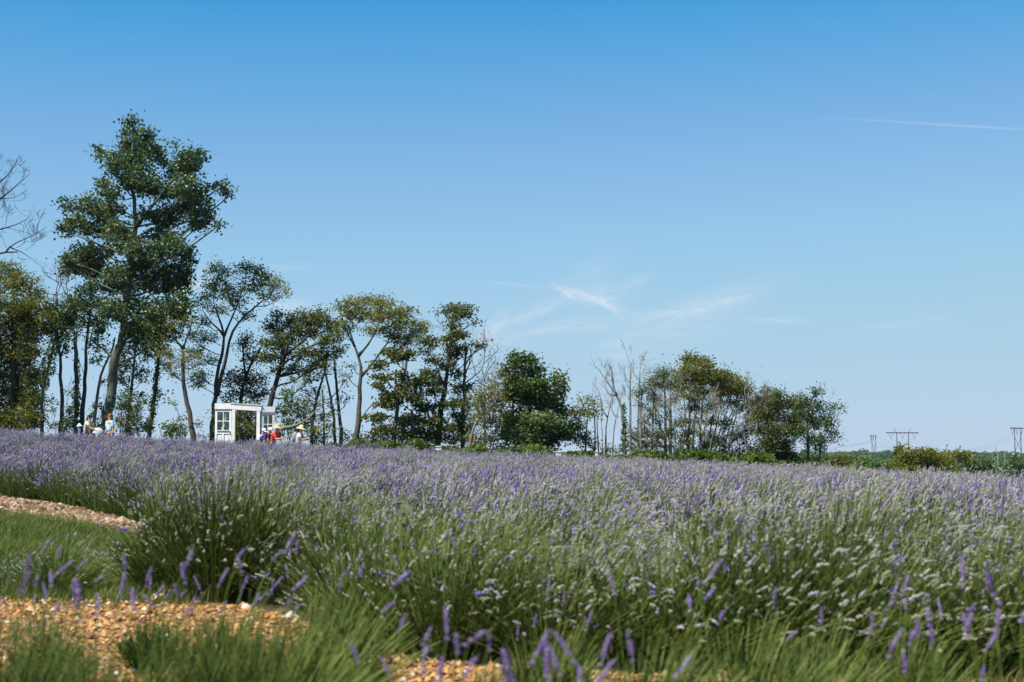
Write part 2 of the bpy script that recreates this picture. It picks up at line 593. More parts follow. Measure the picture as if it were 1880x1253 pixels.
M['grass'] = leaf_mat('grass_blade', [(0, (.045, .085, .016)), (.5, (.095, .150, .032)), (.82, (.17, .20, .055)), (1, (.36, .32, .14))], .35, .6, .2)
n = 62000
px = rng.uniform(-260, 352, n); f = rng.uniform(0, 1, n) ** 1.15
Yg = (zone_back(px) + .35) * (1 - f) + mulch0(px) * f + rng.normal(0, .28, n)
Xg = (px - 940) / F * Yg
lush = .55 + .45 * np.sin(Xg * 2.3 + 1) * np.sin(Yg * 1.9) + .3 * np.sin(Xg * 5.1 + Yg * 3.7)
ok = rng.uniform(0, 1, n) < np.clip(lush + .35, .25, 1)
px, Yg, lush = px[ok], Yg[ok], lush[ok]; n = len(px)
tag(blades(px, Yg, .085 + .07 * np.clip(lush, 0, 1), .0034, .2, n).build('grass', M['grass']),
    'short green grass of the path on the left', 'grass', kind='stuff')
M['weed'] = leaf_mat('weed_blade', [(0, (.05, .085, .018)), (.4, (.11, .15, .04)), (.62, (.28, .25, .10)), (1, (.46, .38, .20))], .35, .6, .2)
n = 30000
px = rng.uniform(-100, 1960, n); Y = zone_back(px) + rng.uniform(-5.2, .35, n) * rng.uniform(.2, 1, n)
cl = np.sin(px * .021) + np.sin(px * .0087 + Y * 1.7) + np.sin(Y * 3.1) + .6 * (px < 700) * (Y < 7.0) - .75 * (px < 640) * (Y > 7.6) - .5 * (px > 900)
ok = (cl > .35) & (Y > 3.0)
px, Y = px[ok], Y[ok]; n = len(px)
tag(blades(px, Y, .10 * rng.uniform(.4, 1.8, n), .0022, .3, n).build('weeds', M['weed']), 'thin tufts of weeds and dry grass coming up through the gravel', 'weeds', kind='stuff')
# ------------------------------------------------------------------ lavender
def spike_mat(name, stops, patch):
    m = leaf_mat(name, stops, .18, .75, .1, patch=patch, patch_cols=.24)
    return m


SP = [(0, (.19, .21, .105)), (.28, (.37, .36, .32)), (.5, (.40, .34, .48)), (.75, (.235, .155, .45)), (1, (.135, .070, .36))]
M['spike'] = spike_mat('lavender_flower', SP, .44)
M['lav_leaf'] = leaf_mat('lavender_leaf', [(0, (.020, .040, .008)), (.4, (.060, .098, .020)), (.75, (.150, .215, .042)), (1, (.28, .31, .10))], .36, .7, .15)


def lavender(seed, Rr, H, n, purple, wind=.16, leaves=8, sp_len=.065, sp_rad=.0075, spray=.12, lean=0.0, stem_r=.0021, spikes=1.0, sides=4, fine=False, dome=.55, mu=.32):
    """one bush: returns (foliage MB, flower MB, tips, directions)"""
    g = np.random.default_rng(seed)
    r = np.sqrt(g.uniform(0, 1, n)); th = g.uniform(0, 2 * np.pi, n)
    cs = np.stack([np.cos(th), np.sin(th)], -1)
    base = np.zeros((n, 3)); base[:, :2] = cs * (r * Rr * .38)[:, None]
    hz = H * (1 - dome * r ** 2) * g.uniform(.80, 1.0 + spray, n)
    tip = np.zeros((n, 3)); tip[:, :2] = cs * (r * Rr)[:, None] * g.uniform(.85, 1.15, n)[:, None]
    w = wind * g.uniform(.3, 1.5, n)
    tip[:, 0] += w * H + lean
    tip[:, 1] += g.normal(0, .03, n)
    tip[:, 2] = hz
    mid = base + (tip - base) * np.array([.30, .30, .62])
    ts = np.array([0, .3, .6, .85, 1.0])[None, :, None]
    pts = (1 - ts) ** 2 * base[:, None] + 2 * ts * (1 - ts) * mid[:, None] + ts ** 2 * tip[:, None]
    fol = MB()
    stint = np.clip(g.normal(.66, .24, n), 0, 1)
    fol.tubes(pts, np.array([1.2, 1.1, 1, .9, .8]) * stem_r, 3, stint)
    # narrow leaves along the lower part of every stem
    m = n * leaves
    si = np.repeat(np.arange(n), leaves)
    tt = g.uniform(.04, .72, m) ** 1.1
    t3 = tt[:, None]
    p = (1 - t3) ** 2 * base[si] + 2 * t3 * (1 - t3) * mid[si] + t3 ** 2 * tip[si]
    d = 2 * (1 - t3) * (mid[si] - base[si]) + 2 * t3 * (tip[si] - mid[si])
    d /= np.linalg.norm(d, axis=1)[:, None] + 1e-9
    out = g.normal(0, 1, (m, 3)); out -= (out * d).sum(1)[:, None] * d
    out /= np.linalg.norm(out, axis=1)[:, None] + 1e-9
    L = g.uniform(.035, .075, m)
    ld = d * g.uniform(.6, 1.1, m)[:, None] + out * g.uniform(.25, .8, m)[:, None]
    ld /= np.linalg.norm(ld, axis=1)[:, None]
    wv = np.cross(ld, out); wv /= np.linalg.norm(wv, axis=1)[:, None] + 1e-9
    wv *= g.uniform(.0022, .0042, m)[:, None]
    v = np.stack([p, p + ld * (L * .5)[:, None] + wv, p + ld * L[:, None], p + ld * (L * .5)[:, None] - wv], 1)
    fol.add(v.reshape(-1, 3), np.arange(m * 4).reshape(-1, 4), None, np.repeat(np.clip(g.normal(.25, .22, m), 0, 1), 4))
    # flower spikes bend over with the wind
    k = 13 if fine else 7
    dr = tip - mid; dr /= np.linalg.norm(dr, axis=1)[:, None]
    sl = sp_len * g.uniform(.65, 1.45, n)
    s = np.linspace(0, 1, k)[None, :, None]
    bend = np.zeros((n, 3)); hk = g.uniform(0, 1.0, n) ** 2; bend[:, 0] = hk * wind * 3.6; bend[:, 2] = -hk * wind * 4.4; bend[:, 1] = g.normal(0, .22, n)
    sp = tip[:, None] + (dr[:, None] * s + bend[:, None] * s ** 2 * .7) * sl[:, None, None]
    sp[:, 1:] += g.normal(0, .0016 if fine else .001, (n, k - 1, 3))
    on = g.uniform(0, 1, n) < spikes
    prof = np.array([.3, 1.05, .45, 1.15, .5, 1.2, .5, 1.1, .5, .95, .45, .7, .1]) if fine else np.array([.35, 1.0, .62, 1.12, .65, .85, .15])
    rad = sp_rad * prof[None] * g.uniform(.5, 1.45, (n, k)) * g.uniform(.8, 1.2, n)[:, None]
    tint = np.where(g.uniform(0, 1, n) < purple, g.uniform(.62, 1.0, n), np.clip(g.normal(mu, .13, n), 0, .6))
    fl = MB()
    fl.tubes(sp[on], rad[on], sides, tint[on])
    return fol, fl, tip, dr


def both(name, args):
    """foliage mesh, flower mesh"""
    fo, fl, _, _ = lavender(**args)
    return fo.mesh(name + '_foliage', M['lav_leaf']), fl.mesh(name + '_flowers', M['spike']), fo, fl


variants = {'pale': [], 'purple': [], 'front': [], 'mid': []}
for k in range(6):
    variants['pale'].append(both('pale_lavender', dict(seed=100 + k, Rr=.48, H=.56 + .025 * k, n=230, purple=.07 + .04 * (k % 3), wind=.20, leaves=7, sp_len=.060, sp_rad=.0062, spray=.24, spikes=.66)))
for k in range(5):
    variants['purple'].append(both('purple_lavender', dict(seed=200 + k, Rr=.48, H=.57 + .025 * k, n=230, purple=.40 + .08 * (k % 3), wind=.12, leaves=7, sp_len=.060, sp_rad=.0070, spray=.24, spikes=.72)))
for k in range(5):
    variants['front'].append(both('front_lavender', dict(seed=300 + k, Rr=.62, H=.60 + .03 * k, n=430, purple=.05, wind=.16, leaves=14, sp_len=.060, sp_rad=.0068, spray=.24, spikes=.27, sides=6, stem_r=.0024, fine=True, dome=.58, mu=.15)))

for k in range(5):
    variants['mid'].append(both('green_lavender', dict(seed=350 + k, Rr=.48, H=.56 + .03 * k, n=300, purple=.11, wind=.18, leaves=10, sp_len=.060, sp_rad=.0066, spray=.30, spikes=.50, sides=5, stem_r=.0022, fine=True, dome=.65, mu=.25)))


def put_bush(var, x, y, rz, sc, label, group=None, zs=1.0):
    o = empty('lavender_bush', (x, y, gz(x, y) - .01), rz)
    o.scale = (sc, sc, sc * zs)
    for nm, me in (('foliage', var[0]), ('flower_spikes', var[1])):
        c = bpy.data.objects.new(nm, me)
        COL.objects.link(c)
        c.parent = o
        c['kind'] = 'stuff'
    tag(o, label, 'lavender', group)
    return o


def small_turn():
    return float(rng.normal(0, .45))


# front row of bushes, each one told apart
front = [(40, 11.1, .62, .75, 'low grey green lavender bush at the left edge beside the grass path', 'pale'),
         (118, 10.75, .74, .85, 'small lavender bush standing alone between the grass path and the gravel', 'front'),
         (320, 10.75, 1.0, 1.12, 'dark green lavender bush at the corner of grass path and gravel', 'front'),
         (405, 10.45, 1.08, 1.15, 'dark green bush right of the corner bush, its foot on the gravel', 'front'),
         (485, 10.55, 1.08, 1.12, 'dark green bush third from the grass path corner', 'front'),
         (560, 10.2, .85, .95, 'green bush leaning beside the small orange gravel gap', 'front'),
         (655, 8.8, .85, .90, 'pale stemmed lavender bush just right of the orange gravel gap', 'front'),
         (735, 8.25, 1.0, 1.0, 'large dark bush whose foot shows above the bottom gravel patch', 'front'),
         (830, 7.95, 1.05, .95, 'broad dark green bush left of centre in the front row', 'front'),
         (925, 7.95, .95, .92, 'bush with windblown pale spikes in the middle of the front row', 'front'),
         (1025, 7.70, 1.0, .95, 'front row bush right of centre above the purple foreground flowers', 'front'),
         (1130, 7.60, .95, .9, 'bush between the centre bush and the dark hollow of the front row', 'front'),
         (1235, 7.50, 1.0, .95, 'green bush right of the dark hollow in the front row', 'front'),
         (1345, 7.50, 1.05, 1.0, 'dense green bush in the right part of the front row', 'front'),
         (1455, 7.45, 1.0, .92, 'green bush with bent pale spikes fifth from the right edge', 'front'),
         (1570, 7.40, 1.0, .95, 'green bush leaning with the wind fourth from the right edge', 'front'),
         (1680, 7.50, .95, .9, 'bush above the gravel patch in the lower right corner', 'front'),
         (1790, 7.40, 1.0, .95, 'front row bush second from the right edge', 'front'),
         (1890, 7.40, 1.0, .95, 'front row bush cut by the right edge', 'front')]
for i, (px, Y, sc, zs, lab, var) in enumerate(front):
    x = (px - 940) / F * Y
    put_bush(variants[var][i % 5], x, Y, small_turn(), sc, lab, None, zs)

# the rest of the field: jittered rows
cand = []
for Y in np.arange(8.0, 55.5, .60):
    half = (1040 + 260) / F * Y
    nx = int(2 * half / .70)
    off = rng.uniform(0, .70)
    for k in range(nx):
        x = -half + off + k * .70 + rng.normal(0, .12)
        y = Y + rng.normal(0, .13)
        px = 940 + x / y * F
        zb = zone_back(px)
        if y < zb + .75 or y > field_end(px):
            continue
        if px < 350 and y < mulch1(px) + .35 and not (px > 300 and y < 11.5):
            continue
        if 150 < px < 345 and 24.4 < y < 26.8:
            continue
        if y < 16 and math.sin(x * 2.9 + 1.1 * math.sin(y * 1.3)) * math.sin(y * 2.6 + .7) > .62:
            continue
        cand.append((x, y, px))
cand.sort(key=lambda c: c[1] - (100 if False else 0))
inview = [c for c in cand if -90 < c[2] < 1970]
near = inview[:300 - len(front)]
near_set = set(near)
rest = [c for c in cand if c not in near_set]


def kind_at(x, y, px):
    left = float(1 - smooth(350, 1000, px)) * float(smooth(18, 30, y))
    pn = .5 + .5 * math.sin(x * .55 + 1.3) * math.sin(y * .31 + .4)
    band = .5 * (pn > .62) + .35 * float(smooth(12, 15, y) * (1 - smooth(22, 30, y)))
    return 'purple' if rng.uniform() < .26 + .66 * left + band * .7 else 'pale'


def mass_label(px, y):
    col = ('behind the dark corner bushes' if px < 640 else 'just left of the centre' if px < 940 else 'right of the centre' if px < 1250
           else 'in the right part' if px < 1600 else 'towards the right edge')
    row = 'close behind the front row' if y < 9.6 else 'at middle depth in the mass' if y < 13 else 'farther back in the mass'
    return 'windblown lavender bush ' + row + ', ' + col


for (x, y, px) in near:
    kd = kind_at(x, y, px)
    vs = variants[kd]
    if y < 10.0 and rng.uniform() < .5:
        vs = variants['front']
    elif y < 17.0 and rng.uniform() < .85 - .1 * max(0, y - 10.5):
        vs = variants['mid']
    put_bush(vs[int(rng.integers(0, len(vs)))], x, y, small_turn(), float(rng.uniform(.88, 1.16)),
             mass_label(px, y), 'lavender bushes massed behind the front row', float(rng.uniform(.9, 1.1)))

src = bpy.data.collections.new('lavender_sources')
for kd, base in (('pale', 0), ('purple', 10)):
    for k, (a, b, fo, fl) in enumerate(variants[kd]):
        bm = bmesh.new()
        bm.from_mesh(a)
        nf = len(bm.faces)
        bm.from_mesh(b)
        bm.faces.ensure_lookup_table()
        for fc in bm.faces[nf:]:
            fc.material_index = 1
        me = bpy.data.meshes.new('bush_source_%02d' % (base + k))
        bm.to_mesh(me); bm.free()
        me.materials.append(M['lav_leaf']); me.materials.append(M['spike'])
        src.objects.link(bpy.data.objects.new('bush_source_%02d' % (base + k), me))


def scatter(name, pts, rots, scls, idx, coll, mat=None):
    """one object whose geometry nodes put a source mesh on every point"""
    me = bpy.data.meshes.new(name)
    me.from_pydata([tuple(p) for p in pts], [], [])
    for nm, typ, data in (('rot', 'FLOAT_VECTOR', np.asarray(rots, np.float32)), ('scl', 'FLOAT_VECTOR', np.asarray(scls, np.float32)), ('idx', 'INT', np.asarray(idx, np.int32))):
        at = me.attributes.new(nm, typ, 'POINT')
        at.data.foreach_set('vector' if typ == 'FLOAT_VECTOR' else 'value', data.ravel())
    o = bpy.data.objects.new(name, me)
    COL.objects.link(o)
    ng = bpy.data.node_groups.new(name, 'GeometryNodeTree')
    ng.interface.new_socket('Geometry', in_out='INPUT', socket_type='NodeSocketGeometry')
    ng.interface.new_socket('Geometry', in_out='OUTPUT', socket_type='NodeSocketGeometry')
    N, L = ng.nodes, ng.links
    gi, go = N.new('NodeGroupInput'), N.new('NodeGroupOutput')
    mp = N.new('GeometryNodeMeshToPoints')
    ip = N.new('GeometryNodeInstanceOnPoints')
    ci = N.new('GeometryNodeCollectionInfo')
    ci.inputs['Collection'].default_value = coll
    ci.inputs['Separate Children'].default_value = True
    ci.inputs['Reset Children'].default_value = True
    att = {}
    for nm, dt in (('rot', 'FLOAT_VECTOR'), ('scl', 'FLOAT_VECTOR'), ('idx', 'INT')):
        a = N.new('GeometryNodeInputNamedAttribute')
        a.data_type = dt
        a.inputs['Name'].default_value = nm
        att[nm] = [s for s in a.outputs if s.enabled and s.name == 'Attribute'][0]
    L.new(gi.outputs[0], mp.inputs['Mesh'])
    L.new(mp.outputs[0], ip.inputs['Points'])
    L.new(ci.outputs[0], ip.inputs['Instance'])
    ip.inputs['Pick Instance'].default_value = True
    L.new(att['idx'], ip.inputs['Instance Index'])
    L.new(att['rot'], ip.inputs['Rotation'])
    L.new(att['scl'], ip.inputs['Scale'])
    L.new(ip.outputs[0], go.inputs[0])
    md = o.modifiers.new('scatter', 'NODES')
    md.node_group = ng
    return o


pts, rots, scls, idx = [], [], [], []
names = sorted(o.name for o in src.objects)
for (x, y, px) in rest:
    kd = kind_at(x, y, px)
    pts.append((x, y, gz(x, y) - .01)); rots.append((0, 0, small_turn()))
    s = rng.uniform(.86, 1.12)
    scls.append((s * 1.06, s * 1.06, s * rng.uniform(.9, 1.05)))
    idx.append(int(rng.integers(0, 6)) if kd == 'pale' else 6 + int(rng.integers(0, 5)))
tag(scatter('lavender_field', pts, rots, scls, idx, src), 'grey and purple lavender covering the rest of the sloping field', 'lavender', kind='stuff')
print('lavender near', len(near), 'rest', len(rest))


M['bloom'] = leaf_mat('lavender_bloom', SP[:3] + [(.75, (.25, .14, .46)), (1, (.15, .06, .38))], .25, .75, .1)


# foreground plants close to the camera: every flower spike a piece of its own
def spike_mesh(seed, L=.085):
    g = np.random.default_rng(seed)
    mb = MB()
    k = 8
    zz = np.linspace(0, L, k)
    bend = g.uniform(-.15, .25)
    mb.tube([(bend * z * z / L, 0, z) for z in zz], np.linspace(.0022, .0012, k), 4, tint=.2)
    octa = np.array([[1, 0, 0], [0, 1, 0], [-1, 0, 0], [0, -1, 0], [0, 0, 1.5], [0, 0, -1.2]], float)
    f8 = np.array([[0, 1, 4], [1, 2, 4], [2, 3, 4], [3, 0, 4], [1, 0, 5], [2, 1, 5], [3, 2, 5], [0, 3, 5]])
    for wi in range(8):
        z = L * (wi + .3) / 8.0 if wi else -.012
        m = 7 if wi < 6 else 4
        ph = g.uniform(0, 6.28)
        if wi and g.uniform() < .22:
            continue
        rr = .0062 * (1 - .45 * max(0, wi - 3) / 5) * g.uniform(.85, 1.15)
        for j in range(m):
            a = ph + j / m * 6.283
            c = np.array([math.cos(a) * rr + bend * z * z / L, math.sin(a) * rr, z + g.normal(0, .0015)])
            s = g.uniform(.0028, .0052)
            mb.add(octa * s * np.array([1, 1, 1.15]) + c, None, f8, float(np.clip(g.normal(.70, .2), .25, 1)))
    return mb.mesh('flower_spike', M['bloom'])


spike_meshes = [spike_mesh(900 + k, .055 + .008 * k) for k in range(9)]


def foreground(px, Y, Rr, H, n, nsp, label, seed, wind=.10, leaves=12, sp_h=1.32, lean=0.0):
    x = (px - 940) / F * Y
    z = gz(x, Y)
    o = empty('lavender_plant', (x, Y, z))
    fo, fl, tip, dr = lavender(seed=seed, Rr=Rr, H=H, n=n, purple=.3, wind=wind, leaves=leaves, stem_r=.0017, spikes=.0, lean=lean)
    g = np.random.default_rng(seed + 5)
    # long bare stems that carry the flower spikes
    tops = []
    for k in range(nsp):
        a, r_ = g.uniform(0, 6.283), Rr * math.sqrt(g.uniform(0, 1))
        b = np.array([math.cos(a) * r_ * .35, math.sin(a) * r_ * .35, 0])
        t_ = np.array([math.cos(a) * r_ * 1.05 + wind * H * g.uniform(.3, 1.6) + lean, math.sin(a) * r_ * 1.05, H * sp_h * g.uniform(.80, 1.08)])
        m_ = b + (t_ - b) * np.array([.35, .35, .62])
        tt = np.linspace(0, 1, 7)[:, None]
        pp = (1 - tt) ** 2 * b + 2 * tt * (1 - tt) * m_ + tt ** 2 * t_
        fo.tube(pp, np.linspace(.0023, .0015, 7), 4, False, tint=.75)
        d_ = t_ - m_; d_ /= np.linalg.norm(d_)
        d_ = d_ + np.array([g.normal(.15, .35), g.normal(0, .2), 0])
        tops.append((t_, d_))
    f_ = fo.build('foliage', M['lav_leaf'], o)
    f_['kind'] = 'stuff'
    for (t_, d_) in tops:
        s = bpy.data.objects.new('flower_spike', spike_meshes[int(g.integers(0, 9))])
        COL.objects.link(s)
        s.parent = o
        s.location = t_
        q = Vector(d_).to_track_quat('Z', 'Y')
        s.rotation_mode = 'QUATERNION'
        s.rotation_quaternion = q @ Matrix.Rotation(float(g.uniform(0, 6.28)), 3, 'Z').to_quaternion()
        sc = float(g.uniform(.45, .92))
        s.scale = (sc, sc, sc)
    tag(o, label, 'lavender')


foreground(20, 4.9, .46, .53, 460, 14, 'blurred lavender plant in the lower left corner with upright purple spikes', 31, .05, sp_h=1.52)
foreground(180, 4.75, .46, .50, 460, 12, 'blurred lavender plant with crossing purple spikes, second from the lower left corner', 32, .06, sp_h=1.55)
foreground(330, 5.0, .46, .53, 460, 10, 'blurred leafy lavender plant in front of the widest patch of gravel', 33, .08, sp_h=1.46)
foreground(470, 5.0, .50, .62, 560, 9, 'green leafy lavender plant with few spikes left of the bottom gravel patch', 34, .14, sp_h=1.15)
foreground(590, 6.3, .38, .56, 340, 6, 'green lavender plant leaning right beside the bottom gravel patch', 35, .20, sp_h=1.3)
foreground(770, 3.7, .20, .46, 60, 10, 'close purple spikes standing tall left of bottom centre', 36, .03, sp_h=1.42)
foreground(905, 3.75, .19, .45, 60, 12, 'close cluster of purple spikes at bottom centre before the gravel', 37, .05, sp_h=1.40)
foreground(1060, 3.8, .24, .44, 90, 12, 'close purple flowering plant right of bottom centre', 38, .08, sp_h=1.42)
foreground(1185, 5.2, .38, .52, 300, 4, 'blurred green plant with drooping spikes between two flowering foreground plants', 39, .20, sp_h=1.25)
foreground(1360, 5.4, .40, .54, 300, 3, 'blurred green plant right of the drooping one in the foreground', 43, .20, sp_h=1.2)
foreground(1560, 4.4, .28, .46, 130, 4, 'blurred pale plant with one tall spike near the lower right', 40, .12, sp_h=1.42)
foreground(1740, 4.3, .30, .46, 150, 9, 'blurred lavender plant with purple spikes second from the lower right corner', 41, .14, sp_h=1.48)
foreground(1870, 4.2, .30, .52, 160, 15, 'blurred lavender plant with pale purple spikes in the lower right corner', 42, .12, sp_h=1.45)
foreground(95, 6.9, .26, .34, 200, 8, 'low lavender tuft with small purple spikes growing in the left gravel', 44, .10, sp_h=1.3)
foreground(285, 7.6, .24, .30, 180, 7, 'small lavender tuft in the gravel before the dark corner bush', 45, .12, sp_h=1.35)
foreground(415, 7.2, .26, .36, 200, 9, 'lavender tuft with violet spikes at the right end of the left gravel', 46, .14, sp_h=1.35)
foreground(1000, 5.9, .30, .44, 240, 5, 'leafy lavender tuft before the middle of the front row', 47, .15, sp_h=1.2)
foreground(1480, 5.8, .32, .46, 240, 5, 'leafy lavender tuft before the right part of the front row', 48, .18, sp_h=1.2)
foreground(1650, 5.9, .30, .44, 220, 5, 'leafy lavender tuft beside the gravel in the lower right', 49, .18, sp_h=1.2)
# ------------------------------------------------------------------ trees
def bez(a, b, c, n):
    t = np.linspace(0, 1, n)[:, None]
    return (1 - t) ** 2 * a + 2 * t * (1 - t) * b + t ** 2 * c


def resample(pts, n):
    pts = np.asarray(pts, float)
    d = np.concatenate([[0], np.cumsum(np.linalg.norm(np.diff(pts, axis=0), axis=1))])
    s = np.linspace(0, d[-1], n)
    # smooth (Catmull-like) by averaging after linear interpolation
    q = np.stack([np.interp(s, d, pts[:, k]) for k in range(3)], -1)
    for _ in range(2):
        q[1:-1] = .25 * q[:-2] + .5 * q[1:-1] + .25 * q[2:]
    return q


def leaf_quads(mb, c, size, g, up=.5, tint_mu=.5, tint_sd=.30, aspect=.62, clump=None):
    """diamond leaves at points c"""
    n = len(c)
    nrm = g.normal(0, 1, (n, 3)); nrm[:, 2] = np.abs(nrm[:, 2]) + up
    nrm /= np.linalg.norm(nrm, axis=1)[:, None]
    a = g.normal(0, 1, (n, 3)); a -= (a * nrm).sum(1)[:, None] * nrm
    a /= np.linalg.norm(a, axis=1)[:, None] + 1e-9
    b = np.cross(nrm, a)
    s = size * g.uniform(.6, 1.35, n)[:, None]
    fold = nrm * s * .22
    v = np.stack([c - a * s * .5, c + b * s * .5 * aspect + fold, c + a * s * .5, c - b * s * .5 * aspect + fold], 1)
    ti = np.clip(g.normal(tint_mu, tint_sd, n) + (clump if clump is not None else 0), 0, 1)
    mb.add(v.reshape(-1, 3), np.arange(n * 4).reshape(-1, 4), None, np.repeat(ti, 4))


def twig_spread(mb, p, d, length, rad, g, depth, up=.15, spread=.6, kids=(2, 4), ends=None, wander=.25, min_r=.006):
    """bare branching limb, added to mb"""
    n = 5
    pts = [np.array(p, float)]
    dd = np.array(d, float)
    for k in range(n - 1):
        dd = dd + g.normal(0, wander, 3) + np.array([0, 0, up])
        dd /= np.linalg.norm(dd)
        pts.append(pts[-1] + dd * length / (n - 1))
    mb.tube(pts, np.linspace(rad, max(rad * .55, min_r), n), 5 if rad > .03 else (4 if rad > .015 else 3), False)
    if depth <= 0:
        if ends is not None:
            ends.append(pts[-1])
        return
    for k in range(int(g.integers(kids[0], kids[1] + 1))):
        i = int(g.integers(2, n))
        o = pts[-1] if k == 0 else pts[i]
        nd = dd * (1.0 if k else 1.2) + g.normal(0, spread, 3)
        nd /= np.linalg.norm(nd)
        twig_spread(mb, o, nd, length * g.uniform(.55, .82), max(rad * .6, min_r), g, depth - 1, up, spread, kids, ends, wander, min_r)


def tree(name, label, Y, trunks, clumps, mat, bark, dens=240, leaf=.15, depth=None, seed=1, twig_r=.010, group=None,
         flat=1.0, tuft=.17, per_twig=14, up=.5, bare=0.0, cat='tree', limb=1.0, aspect=.62, limbs=True, dead=None, ivy=None, ground=True):
    """a tree whose trunks and crown clumps stand at distance Y; trunks: (pixel polyline, base radius, top radius)"""
    g = np.random.default_rng(seed)
    dens = dens * 2.3
    bx, by = trunks[0][0][0]
    base = P(bx, by, Y)
    gzb = gz(base.x, Y)
    root = empty(name, (base.x, Y, gzb))
    org = np.array([base.x, Y, gzb])
    tk = None; lines = []
    for ti, (poly, r0, r1) in enumerate(trunks):
        dy = 0 if ti == 0 else g.uniform(-.6, .6)
        pts = [np.array(P(px, py, Y + dy * min(1, k_ / 2))) for k_, (px, py) in enumerate(poly)]
        if ti and poly[0][1] <= 770 and lines:
            aq = np.vstack([l[0] for l in lines])
            k_ = int(np.argmin(np.linalg.norm(aq - pts[0], axis=1)))
            if np.linalg.norm(aq[k_] - pts[0]) < 1.0:
                pts[0] = aq[k_].copy()
        if ground and poly[0][1] > 770:
            lo = pts[0].copy(); lo[2] = gz(lo[0], lo[1]) - .15
            if lo[2] < pts[0][2] - .05:
                pts = [lo] + pts
        n = max(6, int(np.linalg.norm(np.asarray(pts[-1]) - np.asarray(pts[0])) / .45))
        q = resample(pts, n)
        q[1:-1] += g.normal(0, r0 * .16, (n - 2, 3))
        rr = r0 + (r1 - r0) * np.linspace(0, 1, n) ** .8
        rr[0] *= 1.35
        rr[1:] *= g.uniform(.94, 1.06, n - 1)
        lines.append((q, rr))
        stem = ti == 0 or poly[0][1] > 770
        ob = MB().tube(q - org, rr, 9).build('trunk' if stem else 'limb', bark, root if stem else tk, True)
        tk = tk or ob
    allq = np.vstack([l[0] for l in lines]); allr = np.concatenate([l[1] for l in lines])
    cx = np.array([c[0] for c in clumps], float)
    W = max(20.0, (cx.max() - cx.min()) / 2 + 10) if len(clumps) else 20
    mid = (cx.max() + cx.min()) / 2 if len(clumps) else bx
    D = depth if depth is not None else W / F * Y * .8
    bm_ = MB(); lf = MB()
    ppm = F / Y
    for (px, py, rx, ry) in clumps:
        px += g.normal(0, 2.0); py += g.normal(0, 1.5)
        dy = g.uniform(-1, 1) * D * math.sqrt(max(.15, 1 - ((px - mid) / (W + 8)) ** 2))
        c = np.array(P(px, py, Y + dy))
        rx_m, rz_m = rx / ppm, ry / ppm
        ry_m = (rx_m + rz_m) / 2 * g.uniform(.9, 1.3)
        area = math.pi * rx_m * rz_m
        # limb from the trunk to the clump
        if limbs:
            dist = np.linalg.norm((allq - c)[:, :2], axis=1)
            below = c[2] - allq[:, 2]
            cost = np.linalg.norm(allq - c, axis=1) + np.where(below < dist * .35, 2.5 + (dist * .35 - below) * 2, 0)
            k = int(np.argmin(cost))
            s = allq[k]
            ln = np.linalg.norm(c - s)
            ctrl = s + (c - s) * np.array([.55, .55, .25]) + g.normal(0, .10 * ln, 3)
            lp = bez(s, ctrl, c, max(5, int(ln / .35)))
            lp[1:-1] += g.normal(0, .03, lp[1:-1].shape)
            r_l = min(allr[k] * .7, (.016 + .013 * ln) * limb)
            bm_.tube(lp - org, np.linspace(r_l, max(.35 * r_l, .008), len(lp)), 5, False)
        else:
            lp = np.array([c + np.array([0, 0, -rz_m * .5]), c])
        ntw = max(3, int(area * dens / per_twig))
        e = g.normal(0, 1, (ntw, 3)); e /= np.linalg.norm(e, axis=1)[:, None]
        rr = g.uniform(.25, 1.0, ntw) ** .55
        ends = c + e * rr[:, None] * np.array([rx_m, ry_m, rz_m * flat])
        oi = g.integers(max(0, int(len(lp) * .5)), len(lp), ntw)
        st = lp[oi]
        md = st + (ends - st) * .5 + np.array([0, 0, .06]) * np.linalg.norm(ends - st, axis=1)[:, None] + g.normal(0, .05, (ntw, 3))
        bm_.tubes(np.stack([st, md, ends], 1) - org, np.array([1.0, .7, .4]) * twig_r, 3)
        m = ntw * per_twig
        ci = np.repeat(np.arange(ntw), per_twig)
        tf = tuft * g.uniform(.6, 1.5, ntw)
        pos = ends[ci] + g.normal(0, 1, (m, 3)) * tf[ci][:, None] * np.array([1, 1, .75 * flat])
        sh = np.repeat(g.normal(0, .12, ntw), per_twig) + g.normal(0, .06)
        leaf_quads(lf, pos - org, leaf, g, up, .60, .28, aspect, sh)
        if bare > 0:
            nb = int(ntw * bare)
            e2 = g.normal(0, 1, (nb, 3)); e2 /= np.linalg.norm(e2, axis=1)[:, None]; e2[:, 2] = np.abs(e2[:, 2])
            en = c + e2 * np.array([rx_m, ry_m, rz_m]) * 1.25
            s2 = lp[g.integers(int(len(lp) * .4), len(lp), nb)]
            bm_.tubes(np.stack([s2, (s2 + en) / 2 + g.normal(0, .08, (nb, 3)), en], 1) - org, np.array([1.0, .7, .45]) * twig_r * .9, 3)
    for (px, py, dx, dz, L, r_, dp) in (dead or []):
        p = np.array(P(px, py, Y + g.uniform(-.3, .3))) - org
        d_ = np.array([dx, g.normal(0, .25), dz], float); d_ /= np.linalg.norm(d_)
        twig_spread(bm_, p, d_, L, r_, g, dp)
    if bm_.n:
        bm_.build('branches', bark, tk)['kind'] = 'stuff'
